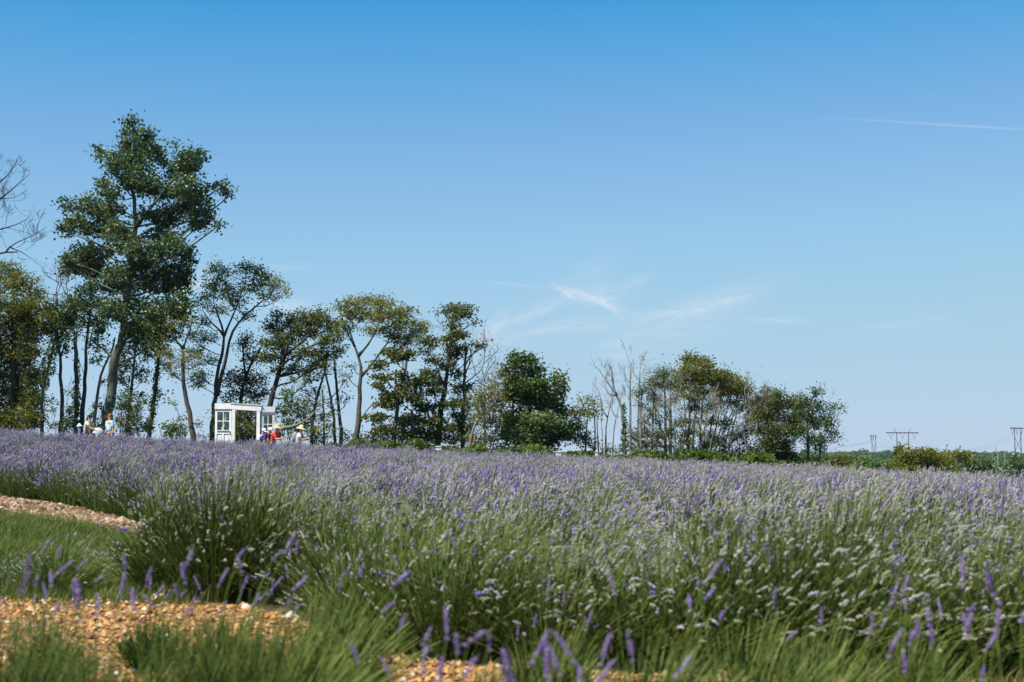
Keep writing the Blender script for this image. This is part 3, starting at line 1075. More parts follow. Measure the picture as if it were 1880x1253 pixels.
    if ivy:
        iv = MB()
        for (px, py, rx, ry) in ivy:
            c = np.array(P(px, py, Y))
            nn = int(math.pi * rx * ry / ppm ** 2 * 420)
            e = g.normal(0, 1, (nn, 3)); e /= np.linalg.norm(e, axis=1)[:, None]
            pos = c + e * g.uniform(.5, 1.1, nn)[:, None] * np.array([rx, rx, ry]) / ppm
            leaf_quads(iv, pos - org, .11, g, .2, .4, .2, .8)
        io = iv.build('ivy', M['leaf_vine'], root)
        io['kind'] = 'stuff'
    if lf.n:
        co = lf.build('crown', mat, root)
        co['kind'] = 'stuff'
    tag(root, label, cat, group)
    return root


def dead_tree(name, label, Y, poly, r0, seed, starts, group=None, short=.72, ivy=None, cat='dead tree', bark='bark_dead'):
    return tree(name, label, Y, [(poly, r0, r0 * .35)] if not isinstance(poly[0], list) else [(p, r0 if i == 0 else r0 * .5, r0 * .25) for i, p in enumerate(poly)], [], M['leaf_dark'], M[bark], seed=seed, dead=[q_[:4] + (q_[4] * short,) + q_[5:] for q_ in starts], group=group, ivy=ivy, cat=cat)


def shrub(name, label, Y, clumps, mat, seed, dens=320, leaf=.12, cat='shrub', group=None, tuft=.13, depth=None, flat=1.0):
    cx = sum(c[0] for c in clumps) / len(clumps)
    by = max(c[1] + c[3] for c in clumps)
    g = np.random.default_rng(seed)
    tr = [([(cx + g.normal(0, 4), max(by, 812)), (cx + g.normal(0, 6), by - 12), (cx + g.normal(0, 9), by - 26)], .035, .012) for _ in range(3)]
    return tree(name, label, Y, tr, clumps, mat, M['bark_dark'], dens=dens, leaf=leaf, seed=seed, cat=cat, group=group, tuft=tuft, depth=depth, flat=flat)


M['leaf_airy'] = leaf_mat('airy_leaf', [(0, (.065, .085, .014)), (.5, (.165, .180, .030)), (1, (.290, .280, .065))], .46)

# 1 tall poplar
COTTON = [(245, 223, 14, 12), (237, 249, 18, 14), (258, 249, 20, 14), (248, 274, 35, 24), (184, 277, 13, 13), (202, 290, 18, 16), (214, 310, 20, 16), (255, 302, 38, 23),
          (286, 282, 20, 20), (315, 263, 5, 6), (347, 292, 30, 22), (332, 313, 33, 23), (255, 333, 38, 20), (189, 346, 13, 18), (199, 359, 22, 12), (128, 374, 13, 14),
          (158, 377, 25, 16), (184, 389, 38, 16), (345, 343, 38, 24), (403, 346, 19, 10), (421, 361, 8, 7), (362, 374, 36, 26), (306, 354, 38, 18), (319, 392, 38, 20),
          (370, 400, 27, 16), (403, 417, 10, 8), (362, 417, 17, 9), (270, 349, 22, 16), (120, 420, 13, 15), (143, 410, 23, 16), (179, 417, 38, 20), (220, 425, 33, 20),
          (209, 384, 22, 12), (268, 397, 28, 14), (306, 410, 28, 12), (230, 448, 28, 16), (179, 461, 38, 20), (122, 479, 17, 14), (143, 468, 22, 18), (288, 435, 26, 14),
          (322, 433, 14, 11), (255, 456, 33, 18), (306, 456, 36, 20), (340, 474, 20, 22), (136, 496, 26, 16), (176, 494, 34, 18), (217, 502, 34, 18), (271, 494, 43, 22),
          (326, 502, 32, 24), (326, 529, 28, 24), (285, 521, 34, 22), (239, 529, 28, 18), (190, 529, 22, 16), (163, 529, 14, 12), (336, 561, 20, 24), (334, 586, 18, 16),
          (293, 567, 38, 22), (244, 567, 32, 20), (204, 570, 28, 22), (190, 559, 18, 14), (271, 594, 38, 22), (298, 610, 34, 18), (258, 621, 28, 16), (285, 632, 24, 12), (185, 602, 20, 14), (244, 600, 24, 14)]
tree('poplar_tree', 'tallest dark green poplar with thick leaning trunk behind the person in pale blue', 68,
     [([(194, 812), (196, 775), (206, 702), (217, 648), (227, 597), (231, 561), (236, 507), (246, 440), (250, 397), (243, 359), (237, 328), (241, 270), (244, 225)], .31, .03),
      ([(214, 660), (205, 650), (190, 640), (178, 632)], .09, .03), ([(250, 420), (268, 392), (290, 365), (318, 330)], .10, .03)],
     [(a, b, c * .95, d * .98) for a, b, c, d in COTTON], M['leaf_cotton'], M['bark_green'], dens=250, leaf=.145, seed=11, tuft=.17, per_twig=18, up=.25, aspect=.85, limb=1.0, depth=2.6)

# 2 dense tree on the left edge
tree('broadleaf_tree', 'dense olive green tree cut by the left edge, leafy down to the lavender', 67,
     [([(20, 800), (22, 740), (26, 660), (24, 560), (20, 510)], .22, .04), ([(-30, 800), (-32, 700), (-30, 580)], .2, .05)],
     [(8, 500, 26, 18), (35, 522, 36, 20), (62, 545, 20, 14), (20, 560, 46, 26), (55, 575, 30, 24), (25, 600, 46, 30), (60, 610, 26, 24), (25, 645, 46, 34), (62, 650, 20, 24), (25, 690, 48, 34), (64, 690, 17, 22),
      (30, 735, 48, 34), (66, 735, 14, 22), (34, 772, 46, 24), (70, 775, 18, 18), (-30, 540, 40, 40), (-40, 620, 45, 50), (-40, 710, 45, 60), (5, 775, 30, 26), (-30, 775, 40, 25)],
     M['leaf_olive'], M['bark_dark'], dens=330, leaf=.13, seed=12, tuft=.16, per_twig=16)

# 3 ivy clad leaning tree and slender tree
tree('ivy_tree', 'leaning trunk wrapped in ivy beside the dense left tree', 66, [([(77, 800), (76, 760), (74, 735), (84, 690), (96, 645), (104, 610)], .10, .05)],
     [(92, 605, 16, 14), (84, 590, 16, 16)], M['leaf_dark'], M['bark_dark'], seed=13, ivy=[(101, 635, 12, 14), (95, 652, 14, 16), (88, 675, 15, 18), (81, 700, 13, 18), (73, 728, 10, 14)],
     dead=[(78, 770, .5, .8, .8, .02, 2)])
tree('slender_tree', 'slender forked tree with small dark crown between the ivy tree and poplar', 67.5,
     [([(113, 805), (114, 740), (112, 690), (110, 640), (104, 605), (100, 570), (104, 545)], .13, .03), ([(110, 650), (122, 625), (133, 600)], .05, .02)],
     [(110, 575, 26, 16), (95, 562, 13, 12), (118, 600, 20, 15), (137, 560, 17, 20), (126, 585, 22, 15), (86, 575, 12, 14), (128, 615, 16, 10), (104, 625, 12, 14), (122, 640, 12, 8), (92, 600, 12, 12)],
     M['leaf_cotton'], M['bark'], dens=230, leaf=.15, seed=14, dead=[(100, 560, -.3, 1, 1.0, .03, 3), (106, 560, .3, 1, 1.1, .03, 3), (113, 730, 1, .6, .6, .015, 2), (112, 690, -.9, .3, 1.0, .02, 2)])

# 4 twin trunks left of the poplar
tree('broken_tree', 'broken off trunk with ivy foot left of the poplar', 68.5, [([(139, 805), (140, 740), (140, 680), (139, 640), (138, 612)], .12, .09)],
     [], M['leaf_dark'], M['bark_pale'], seed=15, ivy=[(141, 672, 6, 16), (141, 700, 7, 20), (140, 730, 9, 20), (138, 758, 13, 20), (130, 780, 14, 14), (143, 785, 10, 14)],
     dead=[(138, 620, -.7, .7, .5, .03, 2), (139, 615, .5, .8, .4, .03, 2)])
tree('crooked_tree', 'crooked dark trunk close left of the poplar carrying small leaf clumps', 69.5,
     [([(149, 808), (150, 770), (153, 735), (157, 700), (158, 655), (158, 620), (164, 585), (168, 545), (166, 510)], .14, .04)],
     [(150, 562, 20, 20), (147, 535, 15, 12), (168, 556, 16, 16), (178, 590, 14, 12), (130, 545, 10, 12), (160, 600, 14, 10), (142, 590, 14, 10), (172, 622, 14, 9)], M['leaf_cotton'], M['bark'], dens=220, leaf=.15, seed=16,
     dead=[(160, 640, .8, .5, .7, .03, 2), (122, 560, .1, 1, 1.6, .03, 2), (128, 560, .2, 1, 1.5, .025, 2), (168, 540, .3, 1, 1.6, .05, 3), (157, 690, -.8, .5, .6, .02, 2)])
tree('bent_tree', 'thin trunk bending towards the poplar at mid height', 70,
     [([(170, 805), (173, 770), (180, 735), (181, 700), (188, 668), (205, 655), (211, 620)], .11, .04)],
     [(180, 662, 15, 8), (172, 640, 10, 7), (192, 640, 12, 8), (190, 700, 8, 6), (185, 745, 8, 8)], M['leaf_cotton'], M['bark_pale'], dens=170, leaf=.14, seed=17, dead=[(184, 770, .5, 1, .8, .02, 2)])
tree('pale_trunk_tree', 'thin pale trunk right behind the poplar with sparse leaves', 71,
     [([(232, 805), (236, 760), (241, 715), (247, 660), (250, 620)], .10, .05)],
     [(232, 670, 22, 18), (256, 680, 18, 12), (225, 700, 16, 12), (262, 660, 12, 8), (222, 655, 14, 10), (240, 640, 20, 10), (262, 700, 12, 8), (215, 690, 12, 10), (245, 725, 16, 10), (262, 730, 12, 10)], M['leaf_olive'], M['bark_pale'], dens=150, leaf=.14, seed=18, bare=.6,
     dead=[(236, 750, -.4, 1, .9, .02, 2)])
tree('ivy_trunk_tree', 'upright ivy covered trunk right of the poplar', 67,
     [([(272, 808), (276, 780), (283, 735), (288, 690), (291, 650), (293, 625)], .12, .06)],
     [(300, 648, 15, 12), (283, 640, 14, 9), (305, 670, 9, 8), (300, 725, 9, 8), (275, 650, 12, 8)], M['leaf_olive'], M['bark_dark'], dens=190, leaf=.14, seed=19,
     ivy=[(290, 665, 6, 14), (288, 690, 7, 18), (285, 720, 8, 20), (281, 750, 9, 20), (276, 780, 9, 18)])
tree('forked_slim_tree', 'slim leaning tree with forked top and thin yellowish leaves left of the white gate', 66,
     [([(357, 812), (352, 780), (345, 745), (338, 710), (333, 675), (334, 650), (336, 640)], .155, .07), ([(336, 645), (327, 630), (317, 615), (310, 603)], .06, .02), ([(336, 642), (341, 622), (350, 606), (352, 592)], .06, .02)],
     [(316, 602, 16, 9), (340, 592, 18, 9), (308, 650, 18, 14), (330, 668, 18, 10), (302, 668, 13, 9), (351, 650, 16, 12), (356, 612, 14, 10), (365, 668, 16, 9), (322, 690, 14, 8), (300, 620, 10, 8), (360, 690, 12, 8)],
     M['leaf_airy'], M['bark'], dens=190, leaf=.11, seed=20, bare=.5, per_twig=9)

# airy tall tree behind the gate
tree('airy_tree', 'tall airy tree with twin stems and domed yellow green crown above the white gate', 70,
     [([(387, 810), (392, 770), (396, 735), (396, 700), (402, 665), (412, 635), (413, 610), (404, 590), (395, 565)], .165, .04),
      ([(397, 722), (406, 690), (416, 655), (421, 630), (424, 605), (438, 588), (455, 575), (470, 562), (485, 550)], .115, .03), ([(423, 610), (428, 580), (440, 548), (452, 520)], .06, .02), ([(413, 612), (400, 600), (382, 590), (372, 570)], .06, .02)],
     [(408, 500, 24, 12), (450, 493, 30, 10), (480, 502, 26, 12), (505, 522, 20, 13), (524, 538, 10, 11), (390, 520, 20, 14), (378, 545, 16, 12), (420, 535, 26, 16), (460, 525, 28, 16), (494, 540, 18, 12), (370, 562, 12, 10),
      (440, 556, 18, 12), (400, 568, 14, 12), (372, 592, 14, 11), (380, 622, 20, 11), (360, 650, 18, 11), (374, 690, 16, 13), (388, 660, 14, 10), (360, 705, 16, 9), (455, 582, 13, 10), (352, 620, 10, 8), (396, 488, 10, 8)],
     M['leaf_airy'], M['bark'], dens=250, leaf=.12, seed=21, per_twig=13, bare=.2, twig_r=.008, limb=.7)
tree('dark_tree', 'dark small tree leaning right behind the middle of the white gate', 72,
     [([(432, 812), (436, 770), (441, 735), (450, 695), (463, 665), (478, 640)], .15, .05), ([(450, 695), (445, 660), (446, 630)], .06, .03)],
     [(446, 630, 16, 20), (460, 662, 22, 16), (438, 690, 22, 16), (466, 698, 26, 18), (448, 726, 28, 14), (420, 700, 15, 15), (480, 630, 10, 12), (478, 725, 20, 14), (416, 730, 16, 12)],
     M['leaf_dark'], M['bark_dark'], dens=210, leaf=.13, seed=22)
tree('dense_crown_tree', 'tree with dense dark rounded crown right above the white gate', 69,
     [([(492, 812), (491, 770), (495, 742), (505, 708), (514, 685), (524, 650), (535, 620)], .20, .07), ([(524, 660), (548, 635), (575, 610)], .09, .04), ([(522, 650), (512, 625), (508, 600)], .07, .03)],
     [(515, 582, 14, 11), (503, 602, 20, 15), (540, 590, 22, 15), (565, 580, 27, 15), (590, 582, 21, 15), (610, 600, 18, 18), (500, 630, 22, 16), (530, 620, 26, 18), (570, 612, 32, 18), (604, 625, 22, 16), (490, 658, 16, 12),
      (520, 652, 24, 14), (560, 648, 28, 14), (600, 650, 24, 13), (622, 642, 11, 12), (510, 682, 16, 10), (545, 678, 18, 11), (566, 694, 14, 12), (590, 672, 18, 10)],
     M['leaf_dark'], M['bark_dark'], dens=300, leaf=.13, seed=23, tuft=.15)
tree('multi_stem_tree', 'cluster of thin leaning stems between the dense crown and vase shaped tree', 70.5,
     [([(572, 812), (573, 780), (577, 745), (586, 715), (598, 680), (604, 645)], .11, .04), ([(616, 815), (614, 785), (611, 750), (605, 715), (597, 680), (590, 655)], .10, .04),
      ([(628, 815), (625, 780), (621, 740), (617, 700), (614, 660)], .12, .05), ([(595, 812), (594, 770), (596, 740), (592, 715)], .07, .03)],
     [(592, 692, 17, 10), (578, 722, 17, 11), (602, 742, 14, 11), (632, 702, 9, 11), (560, 745, 18, 11), (590, 770, 15, 11), (626, 730, 8, 10), (610, 680, 12, 10), (636, 730, 6, 8), (562, 720, 14, 9)],
     M['leaf_dark'], M['bark'], dens=120, leaf=.12, seed=24, bare=.8)
tree('vase_shaped_tree', 'vase shaped tree with clear straight trunk and flat domed crown', 68,
     [([(653, 818), (656, 780), (659, 735), (661, 705), (664, 680), (666, 660), (662, 648), (652, 640), (644, 625), (640, 600)], .19, .03), ([(666, 662), (674, 637), (686, 618), (694, 595)], .075, .02),
      ([(662, 695), (674, 683), (690, 660), (705, 640), (720, 615)], .08, .025), ([(656, 772), (668, 757), (676, 744), (687, 738)], .05, .025), ([(644, 630), (634, 605), (628, 580)], .05, .02)],
     [(625, 563, 14, 9), (645, 556, 20, 9), (680, 553, 28, 9), (705, 560, 26, 10), (722, 575, 22, 12), (746, 576, 18, 12), (640, 576, 22, 11), (665, 576, 28, 13), (700, 582, 32, 13), (740, 594, 26, 12), (765, 600, 16, 12), (778, 600, 8, 9),
      (638, 600, 18, 9), (630, 616, 12, 8), (720, 607, 28, 10), (755, 618, 18, 10), (682, 605, 18, 8), (770, 625, 12, 8), (740, 630, 18, 8), (650, 672, 7, 5), (640, 690, 6, 5)],
     M['leaf_airy'], M['bark'], dens=310, leaf=.12, seed=25, per_twig=13, bare=.2, twig_r=.009)
tree('layered_tree', 'dark broadleaf tree with layered drooping branches left of the tall narrow tree', 66.5,
     [([(722, 818), (724, 780), (730, 740), (736, 708), (742, 688), (748, 668), (752, 645)], .14, .05), ([(757, 818), (757, 790), (756, 755)], .15, .06), ([(740, 818), (738, 790), (737, 770)], .06, .03)],
     [(720, 650, 22, 11), (700, 670, 15, 8), (705, 694, 18, 8), (742, 655, 20, 10), (698, 710, 15, 6), (735, 690, 18, 8), (715, 742, 28, 10), (692, 768, 22, 9), (702, 788, 22, 8), (722, 726, 24, 9), (746, 768, 18, 10), (760, 733, 20, 10),
      (686, 800, 14, 6), (770, 700, 24, 12), (780, 748, 22, 10), (775, 792, 26, 8), (740, 795, 22, 10), (745, 708, 18, 8), (760, 768, 20, 8), (730, 620, 14, 8), (790, 770, 18, 8)],
     M['leaf_dark'], M['bark'], dens=330, leaf=.16, seed=26, flat=.75, aspect=.75, bare=.2)
tree('tall_narrow_tree', 'tall narrow tree with flat tufted top standing above its neighbours', 68,
     [([(803, 818), (808, 785), (812, 755), (816, 715), (821, 680), (826, 640), (828, 605), (832, 575)], .19, .05), ([(815, 715), (806, 690), (798, 665)], .06, .02)],
     [(835, 566, 28, 8), (850, 575, 18, 7), (815, 571, 10, 7), (840, 582, 17, 7), (868, 592, 8, 5), (832, 600, 13, 10), (836, 615, 20, 8), (850, 618, 13, 6), (822, 622, 12, 7), (795, 625, 15, 7), (785, 635, 13, 7), (830, 650, 19, 9),
      (820, 672, 19, 9), (800, 660, 18, 9), (785, 690, 23, 11), (810, 700, 18, 9), (830, 635, 16, 8), (775, 648, 10, 6), (796, 720, 20, 9), (816, 745, 20, 9), (800, 775, 18, 9), (790, 805, 20, 7)],
     M['leaf_dark'], M['bark_dark'], dens=330, leaf=.14, seed=27, flat=.75, bare=.35, dead=[(812, 755, .8, .5, 1.0, .03, 3), (826, 615, -.9, .4, .8, .02, 2), (818, 690, 1, .2, 1.2, .03, 3)])
tree('gaunt_tree', 'pale half bare trunk close right of the tall narrow tree', 69,
     [([(850, 820), (850, 780), (851, 735), (853, 690), (854, 650), (856, 635)], .13, .05), ([(853, 665), (866, 650), (882, 640)], .05, .02)],
     [(870, 634, 16, 6), (884, 637, 7, 4), (846, 640, 17, 8), (840, 690, 16, 9), (842, 714, 20, 9), (845, 740, 20, 10), (846, 764, 20, 11), (840, 792, 20, 11), (862, 712, 12, 8)],
     M['leaf_dark'], M['bark_pale'], dens=230, leaf=.15, seed=28, flat=.8, bare=.4, dead=[(853, 690, .8, .6, 1.2, .04, 3), (852, 720, .9, .3, 1.1, .03, 3), (854, 660, .9, .8, 1.0, .03, 3), (853, 705, 1, .9, 1.4, .03, 3)])
dead_tree('dead_sapling', 'thin bare upright twigs left of the dense round maple', 70, [(890, 815), (890, 760), (889, 710), (888, 680)], .04, 29, [(889, 700, 0, 1, 1.0, .02, 3), (889, 690, -.3, 1, .9, .02, 2), (889, 690, .4, 1, .8, .02, 2)])
tree('pale_fork_tree', 'small tree with pale forked trunk in front of the dark undergrowth', 64.5,
     [([(861, 824), (865, 798), (870, 775), (880, 762)], .085, .05), ([(869, 782), (884, 779), (895, 784)], .035, .02)],
     [(878, 720, 20, 10), (904, 715, 15, 11), (895, 740, 22, 11), (882, 760, 16, 9), (918, 745, 12, 12), (905, 700, 12, 8)],
     M['leaf_olive'], M['bark_pale'], dens=230, leaf=.12, seed=30, bare=.5, dead=[(900, 750, .5, .6, 1.0, .03, 3), (880, 762, .4, 1, .7, .03, 3)])
shrub('tangled_thicket', 'tangled brown green thicket between pale forked tree and round maple', 66,
      [(885, 775, 24, 12), (912, 772, 18, 14), (900, 800, 22, 14), (930, 795, 17, 16), (880, 812, 18, 10), (920, 820, 22, 10), (870, 800, 12, 10), (900, 752, 20, 10), (880, 740, 16, 9), (918, 740, 10, 12), (905, 725, 14, 10)], M['leaf_olive'], 31, dens=280, leaf=.11)
tree('round_maple', 'dense round dark green maple, leafy to the ground, at the middle of the tree line', 67,
     [([(978, 826), (976, 790), (972, 745), (968, 700)], .2, .06)],
     [(950, 655, 16, 10), (966, 664, 22, 14), (935, 682, 14, 12), (982, 680, 18, 14), (945, 700, 25, 16), (985, 708, 27, 16), (1025, 700, 13, 12), (1031, 720, 12, 14), (960, 728, 36, 18), (1005, 742, 33, 18), (932, 722, 13, 12),
      (950, 762, 30, 18), (992, 776, 40, 18), (1030, 758, 14, 16), (960, 798, 36, 18), (1010, 806, 36, 14), (1036, 788, 14, 16), (940, 790, 14, 14), (975, 700, 24, 14), (985, 826, 40, 10)],
     M['leaf_green'], M['bark_dark'], dens=420, leaf=.15, seed=32, tuft=.17, per_twig=18, up=.6, aspect=.8)
tree('sparse_maple', 'low sparse leafy tree between the round maple and the dead trees', 69,
     [([(1074, 832), (1076, 800), (1078, 770), (1080, 745)], .06, .02), ([(1092, 832), (1091, 800), (1094, 770), (1090, 745)], .06, .02), ([(1099, 832), (1097, 800), (1096, 770)], .05, .02)],
     [(1080, 733, 12, 7), (1073, 749, 16, 9), (1092, 741, 9, 6), (1060, 757, 13, 8), (1082, 764, 14, 8), (1056, 780, 18, 11), (1066, 803, 20, 11), (1095, 758, 8, 7), (1050, 765, 11, 8), (1052, 805, 16, 12), (1048, 786, 12, 12), (1090, 820, 16, 8)],
     M['leaf_olive'], M['bark'], dens=260, leaf=.13, seed=33, bare=.4)

# dead trees
dead_tree('dead_tree', 'pale bare dead tree with crooked forked limbs, leftmost of the dead trees', 70,
          [[(1112, 834), (1112, 800), (1113, 765), (1120, 745), (1124, 725)], [(1113, 770), (1106, 755), (1103, 735)], [(1106, 830), (1107, 795), (1104, 775)]], .07, 41,
          [(1124, 725, .1, 1, 1.0, .025, 3), (1103, 735, -.2, 1, .8, .02, 3), (1118, 750, .6, .8, .8, .02, 2), (1104, 775, -.1, 1, .8, .025, 2)])
dead_tree('dead_tree', 'thin dark crooked dead tree second from the left among the dead trees', 71, [(1124, 834), (1126, 800), (1129, 768), (1135, 750)], .05, 42,
          [(1135, 750, .4, 1, .7, .02, 3), (1130, 765, -.5, 1, .9, .02, 3), (1127, 790, .6, .7, .6, .015, 2)])
dead_tree('dead_tree', 'dead tree with ivy wrapped foot and long limbs spreading left', 69,
          [[(1146, 836), (1146, 800), (1145, 765), (1143, 745), (1138, 730), (1125, 715), (1114, 702), (1108, 692)], [(1128, 719), (1125, 708), (1124, 695), (1124, 688)], [(1139, 732), (1128, 726), (1118, 724)]], .12, 43,
          [(1114, 702, -.4, .8, .8, .02, 3), (1108, 692, -.5, .6, .8, .018, 2), (1124, 688, 0, 1, .4, .016, 2), (1113, 704, .0, 1, .8, .014, 2), (1118, 724, -.8, .5, .7, .018, 2), (1136, 733, .7, 1, .7, .015, 2)],
          ivy=[(1146, 752, 5, 12), (1146, 775, 6, 16), (1146, 800, 7, 18), (1148, 822, 10, 14)])
dead_tree('dead_tree', 'tallest bare dead tree with short upright prongs', 70.5,
          [(1158, 838), (1158, 800), (1157, 760), (1157, 720), (1158, 695), (1159, 680), (1158, 668)], .09, 44,
          [(1158, 668, -.7, .8, .8, .016, 3), (1157, 705, -.8, .7, .8, .02, 2), (1157, 715, -.7, .5, .7, .018, 2), (1158, 700, .0, 1, .8, .015, 2), (1157, 730, -.8, .4, .7, .015, 2), (1157, 740, .8, .5, .6, .015, 2)])
dead_tree('dead_tree', 'bare dead tree leaning at the left of the flat topped pine', 71.5,
          [(1170, 838), (1171, 790), (1173, 745), (1174, 710), (1173, 690), (1175, 678)], .07, 45,
          [(1175, 680, .3, 1, .6, .016, 3), (1174, 690, .8, .6, .8, .018, 3), (1173, 697, -.8, .5, .8, .018, 3), (1140, 690, 0, 1, .5, .01, 2), (1174, 700, .6, .8, .7, .014, 2)])
dead_tree('bare_sapling', 'haze of fine bare twigs rising behind the flat topped pine', 74,
          [[(1228, 840), (1228, 760), (1230, 700)], [(1205, 840), (1206, 760), (1203, 700)], [(1240, 840), (1240, 760), (1238, 690)]], .05, 46,
          [(1230, 700, 0, 1, .6, .009, 3), (1203, 700, -.2, 1, .5, .008, 3), (1238, 690, .0, 1, .5, .008, 3), (1240, 700, .3, 1, .5, .008, 3)])

tree('flat_topped_pine', 'flat topped pine with bare grey lower limbs right of the dead trees', 69,
     [([(1177, 840), (1177, 800), (1175, 760), (1176, 735), (1180, 715)], .09, .03), ([(1197, 840), (1198, 790), (1199, 745), (1203, 705)], .08, .03), ([(1222, 842), (1221, 790), (1222, 740), (1220, 700), (1219, 680)], .11, .03), ([(1231, 842), (1231, 800), (1232, 755), (1230, 715)], .1, .03)],
     [(1214, 690, 26, 5), (1195, 698, 17, 5), (1232, 700, 17, 5), (1184, 712, 14, 5), (1170, 719, 8, 4), (1208, 708, 22, 5), (1243, 690, 6, 4), (1190, 722, 14, 4), (1219, 677, 5, 4), (1226, 712, 14, 4), (1240, 715, 8, 4), (1186, 752, 12, 4),
      (1215, 745, 12, 4), (1168, 727, 8, 4), (1205, 775, 12, 5), (1188, 790, 14, 5), (1225, 765, 10, 4), (1210, 800, 16, 6), (1200, 735, 16, 5), (1238, 732, 12, 5), (1176, 740, 10, 4), (1240, 780, 10, 5), (1180, 775, 12, 5), (1195, 760, 12, 5), (1232, 800, 12, 6), (1172, 805, 12, 6)],
     M['leaf_pine'], M['bark_dead'], dens=760, leaf=.12, seed=47, flat=1.5, bare=.35, tuft=.13, aspect=.35, twig_r=.012, limb=1.3,
     dead=[(1222, 770, -.9, .4, 1.0, .03, 3), (1199, 775, .9, .6, 1.0, .03, 3), (1177, 770, .9, .3, .9, .025, 3), (1222, 800, -.9, .1, 1.1, .025, 3), (1197, 810, -.8, .1, 1.0, .025, 3), (1231, 745, .5, .7, .9, .025, 3), (1176, 745, -.9, .3, .7, .02, 2)])
tree('thicket_tree', 'many stemmed fan shaped tree with thin stems and broad sloping crown', 70,
     [([(1268 + dx, 845), (1268 + dx + k1, 790), (1268 + dx + k2, 740), (1268 + dx + k3, 690)], .055, .015) for dx, k1, k2, k3 in
      ((-6, -2, -6, -8), (4, 2, 4, 2), (14, 4, 8, 10), (20, 6, 12, 18), (28, 8, 18, 24), (34, 10, 24, 36), (40, 14, 30, 48), (48, 14, 34, 52), (58, 10, 28, 46), (66, 10, 24, 40), (0, 6, 12, 22))],
     [(1262, 661, 15, 8), (1282, 662, 14, 8), (1304, 668, 12, 9), (1270, 682, 18, 9), (1300, 684, 18, 9), (1328, 686, 15, 8), (1345, 694, 14, 8), (1332, 706, 20, 9), (1363, 707, 12, 8), (1374, 718, 9, 8), (1305, 702, 18, 9), (1282, 700, 16, 9),
      (1352, 724, 16, 8), (1255, 676, 10, 8), (1372, 735, 8, 6), (1318, 722, 16, 8), (1290, 722, 14, 8), (1260, 700, 14, 9), (1340, 740, 16, 7), (1310, 745, 14, 7), (1362, 752, 14, 7), (1300, 775, 16, 6), (1335, 780, 16, 7), (1350, 800, 18, 8), (1315, 812, 20, 9), (1378, 770, 12, 8), (1385, 738, 12, 9), (1388, 755, 12, 9), (1370, 785, 14, 9), (1340, 720, 16, 8), (1290, 690, 16, 9), (1320, 700, 16, 9), (1355, 710, 12, 8), (1245, 690, 10, 8), (1250, 712, 12, 8)],
     M['leaf_olive'], M['bark_dead'], dens=600, leaf=.12, seed=48, bare=.2, limb=.6, twig_r=.009,
     dead=[(1270 + k * 9, 760, g_ * .4, 1, .9, .014, 3) for k, g_ in enumerate((-.5, .2, .6, .1, .8, .5, .9, 1.0, .6, .3))])
tree('dark_pine', 'dark tufted pine in front of the fan shaped tree', 67.5, [([(1264, 845), (1264, 800), (1266, 760), (1266, 720)], .10, .03), ([(1290, 845), (1287, 810), (1283, 770)], .07, .02)],
     [(1272, 718, 15, 6), (1262, 730, 14, 6), (1280, 735, 16, 7), (1275, 748, 22, 7), (1290, 757, 14, 5), (1258, 772, 15, 7), (1250, 780, 8, 6), (1270, 795, 14, 7), (1262, 812, 16, 8), (1286, 800, 12, 6), (1296, 815, 14, 7)],
     M['leaf_pine'], M['bark_dark'], dens=560, leaf=.12, seed=49, flat=.8, aspect=.4, tuft=.13, bare=.3)
dead_tree('dead_brush', 'pale tangle of dead brush right of the fan shaped tree', 68,
          [[(1372, 848), (1370, 815), (1362, 780), (1366, 750)], [(1385, 848), (1384, 810), (1390, 775)], [(1350, 848), (1345, 815), (1336, 790)], [(1395, 848), (1376, 828), (1352, 818)]], .05, 50,
          [(1366, 750, .1, 1, .9, .02, 4), (1390, 775, -.2, 1, 1.1, .02, 4), (1336, 790, -.3, 1, 1.0, .02, 4), (1375, 815, -.8, .3, 1.0, .02, 4), (1380, 800, .5, .8, 1.1, .02, 4), (1355, 800, .3, .9, 1.0, .02, 4), (1352, 820, -.8, .2, .9, .02, 4), (1365, 770, .8, .7, .9, .02, 4)])
tree('bushy_evergreen', 'dense bushy olive evergreen with spiky top near the right end of the tree line', 68.5,
     [([(1413, 850), (1412, 800), (1409, 750), (1407, 712)], .11, .02), ([(1445, 850), (1444, 800), (1438, 760)], .08, .02)],
     [(1405, 722, 10, 10), (1426, 724, 11, 10), (1410, 740, 18, 14), (1432, 742, 18, 14), (1400, 762, 16, 15), (1424, 765, 24, 15), (1452, 742, 14, 13), (1450, 768, 18, 15), (1398, 790, 14, 14), (1426, 790, 26, 15), (1458, 790, 16, 15),
      (1412, 815, 24, 14), (1442, 815, 22, 14), (1392, 740, 9, 9), (1468, 748, 12, 12), (1430, 836, 34, 10)],
     M['leaf_pine'], M['bark_dark'], dens=600, leaf=.115, seed=51, aspect=.45, bare=.4, dead=[(1405, 735, -.2, 1, .5, .008, 2), (1400, 738, -.4, 1, .4, .008, 2)])
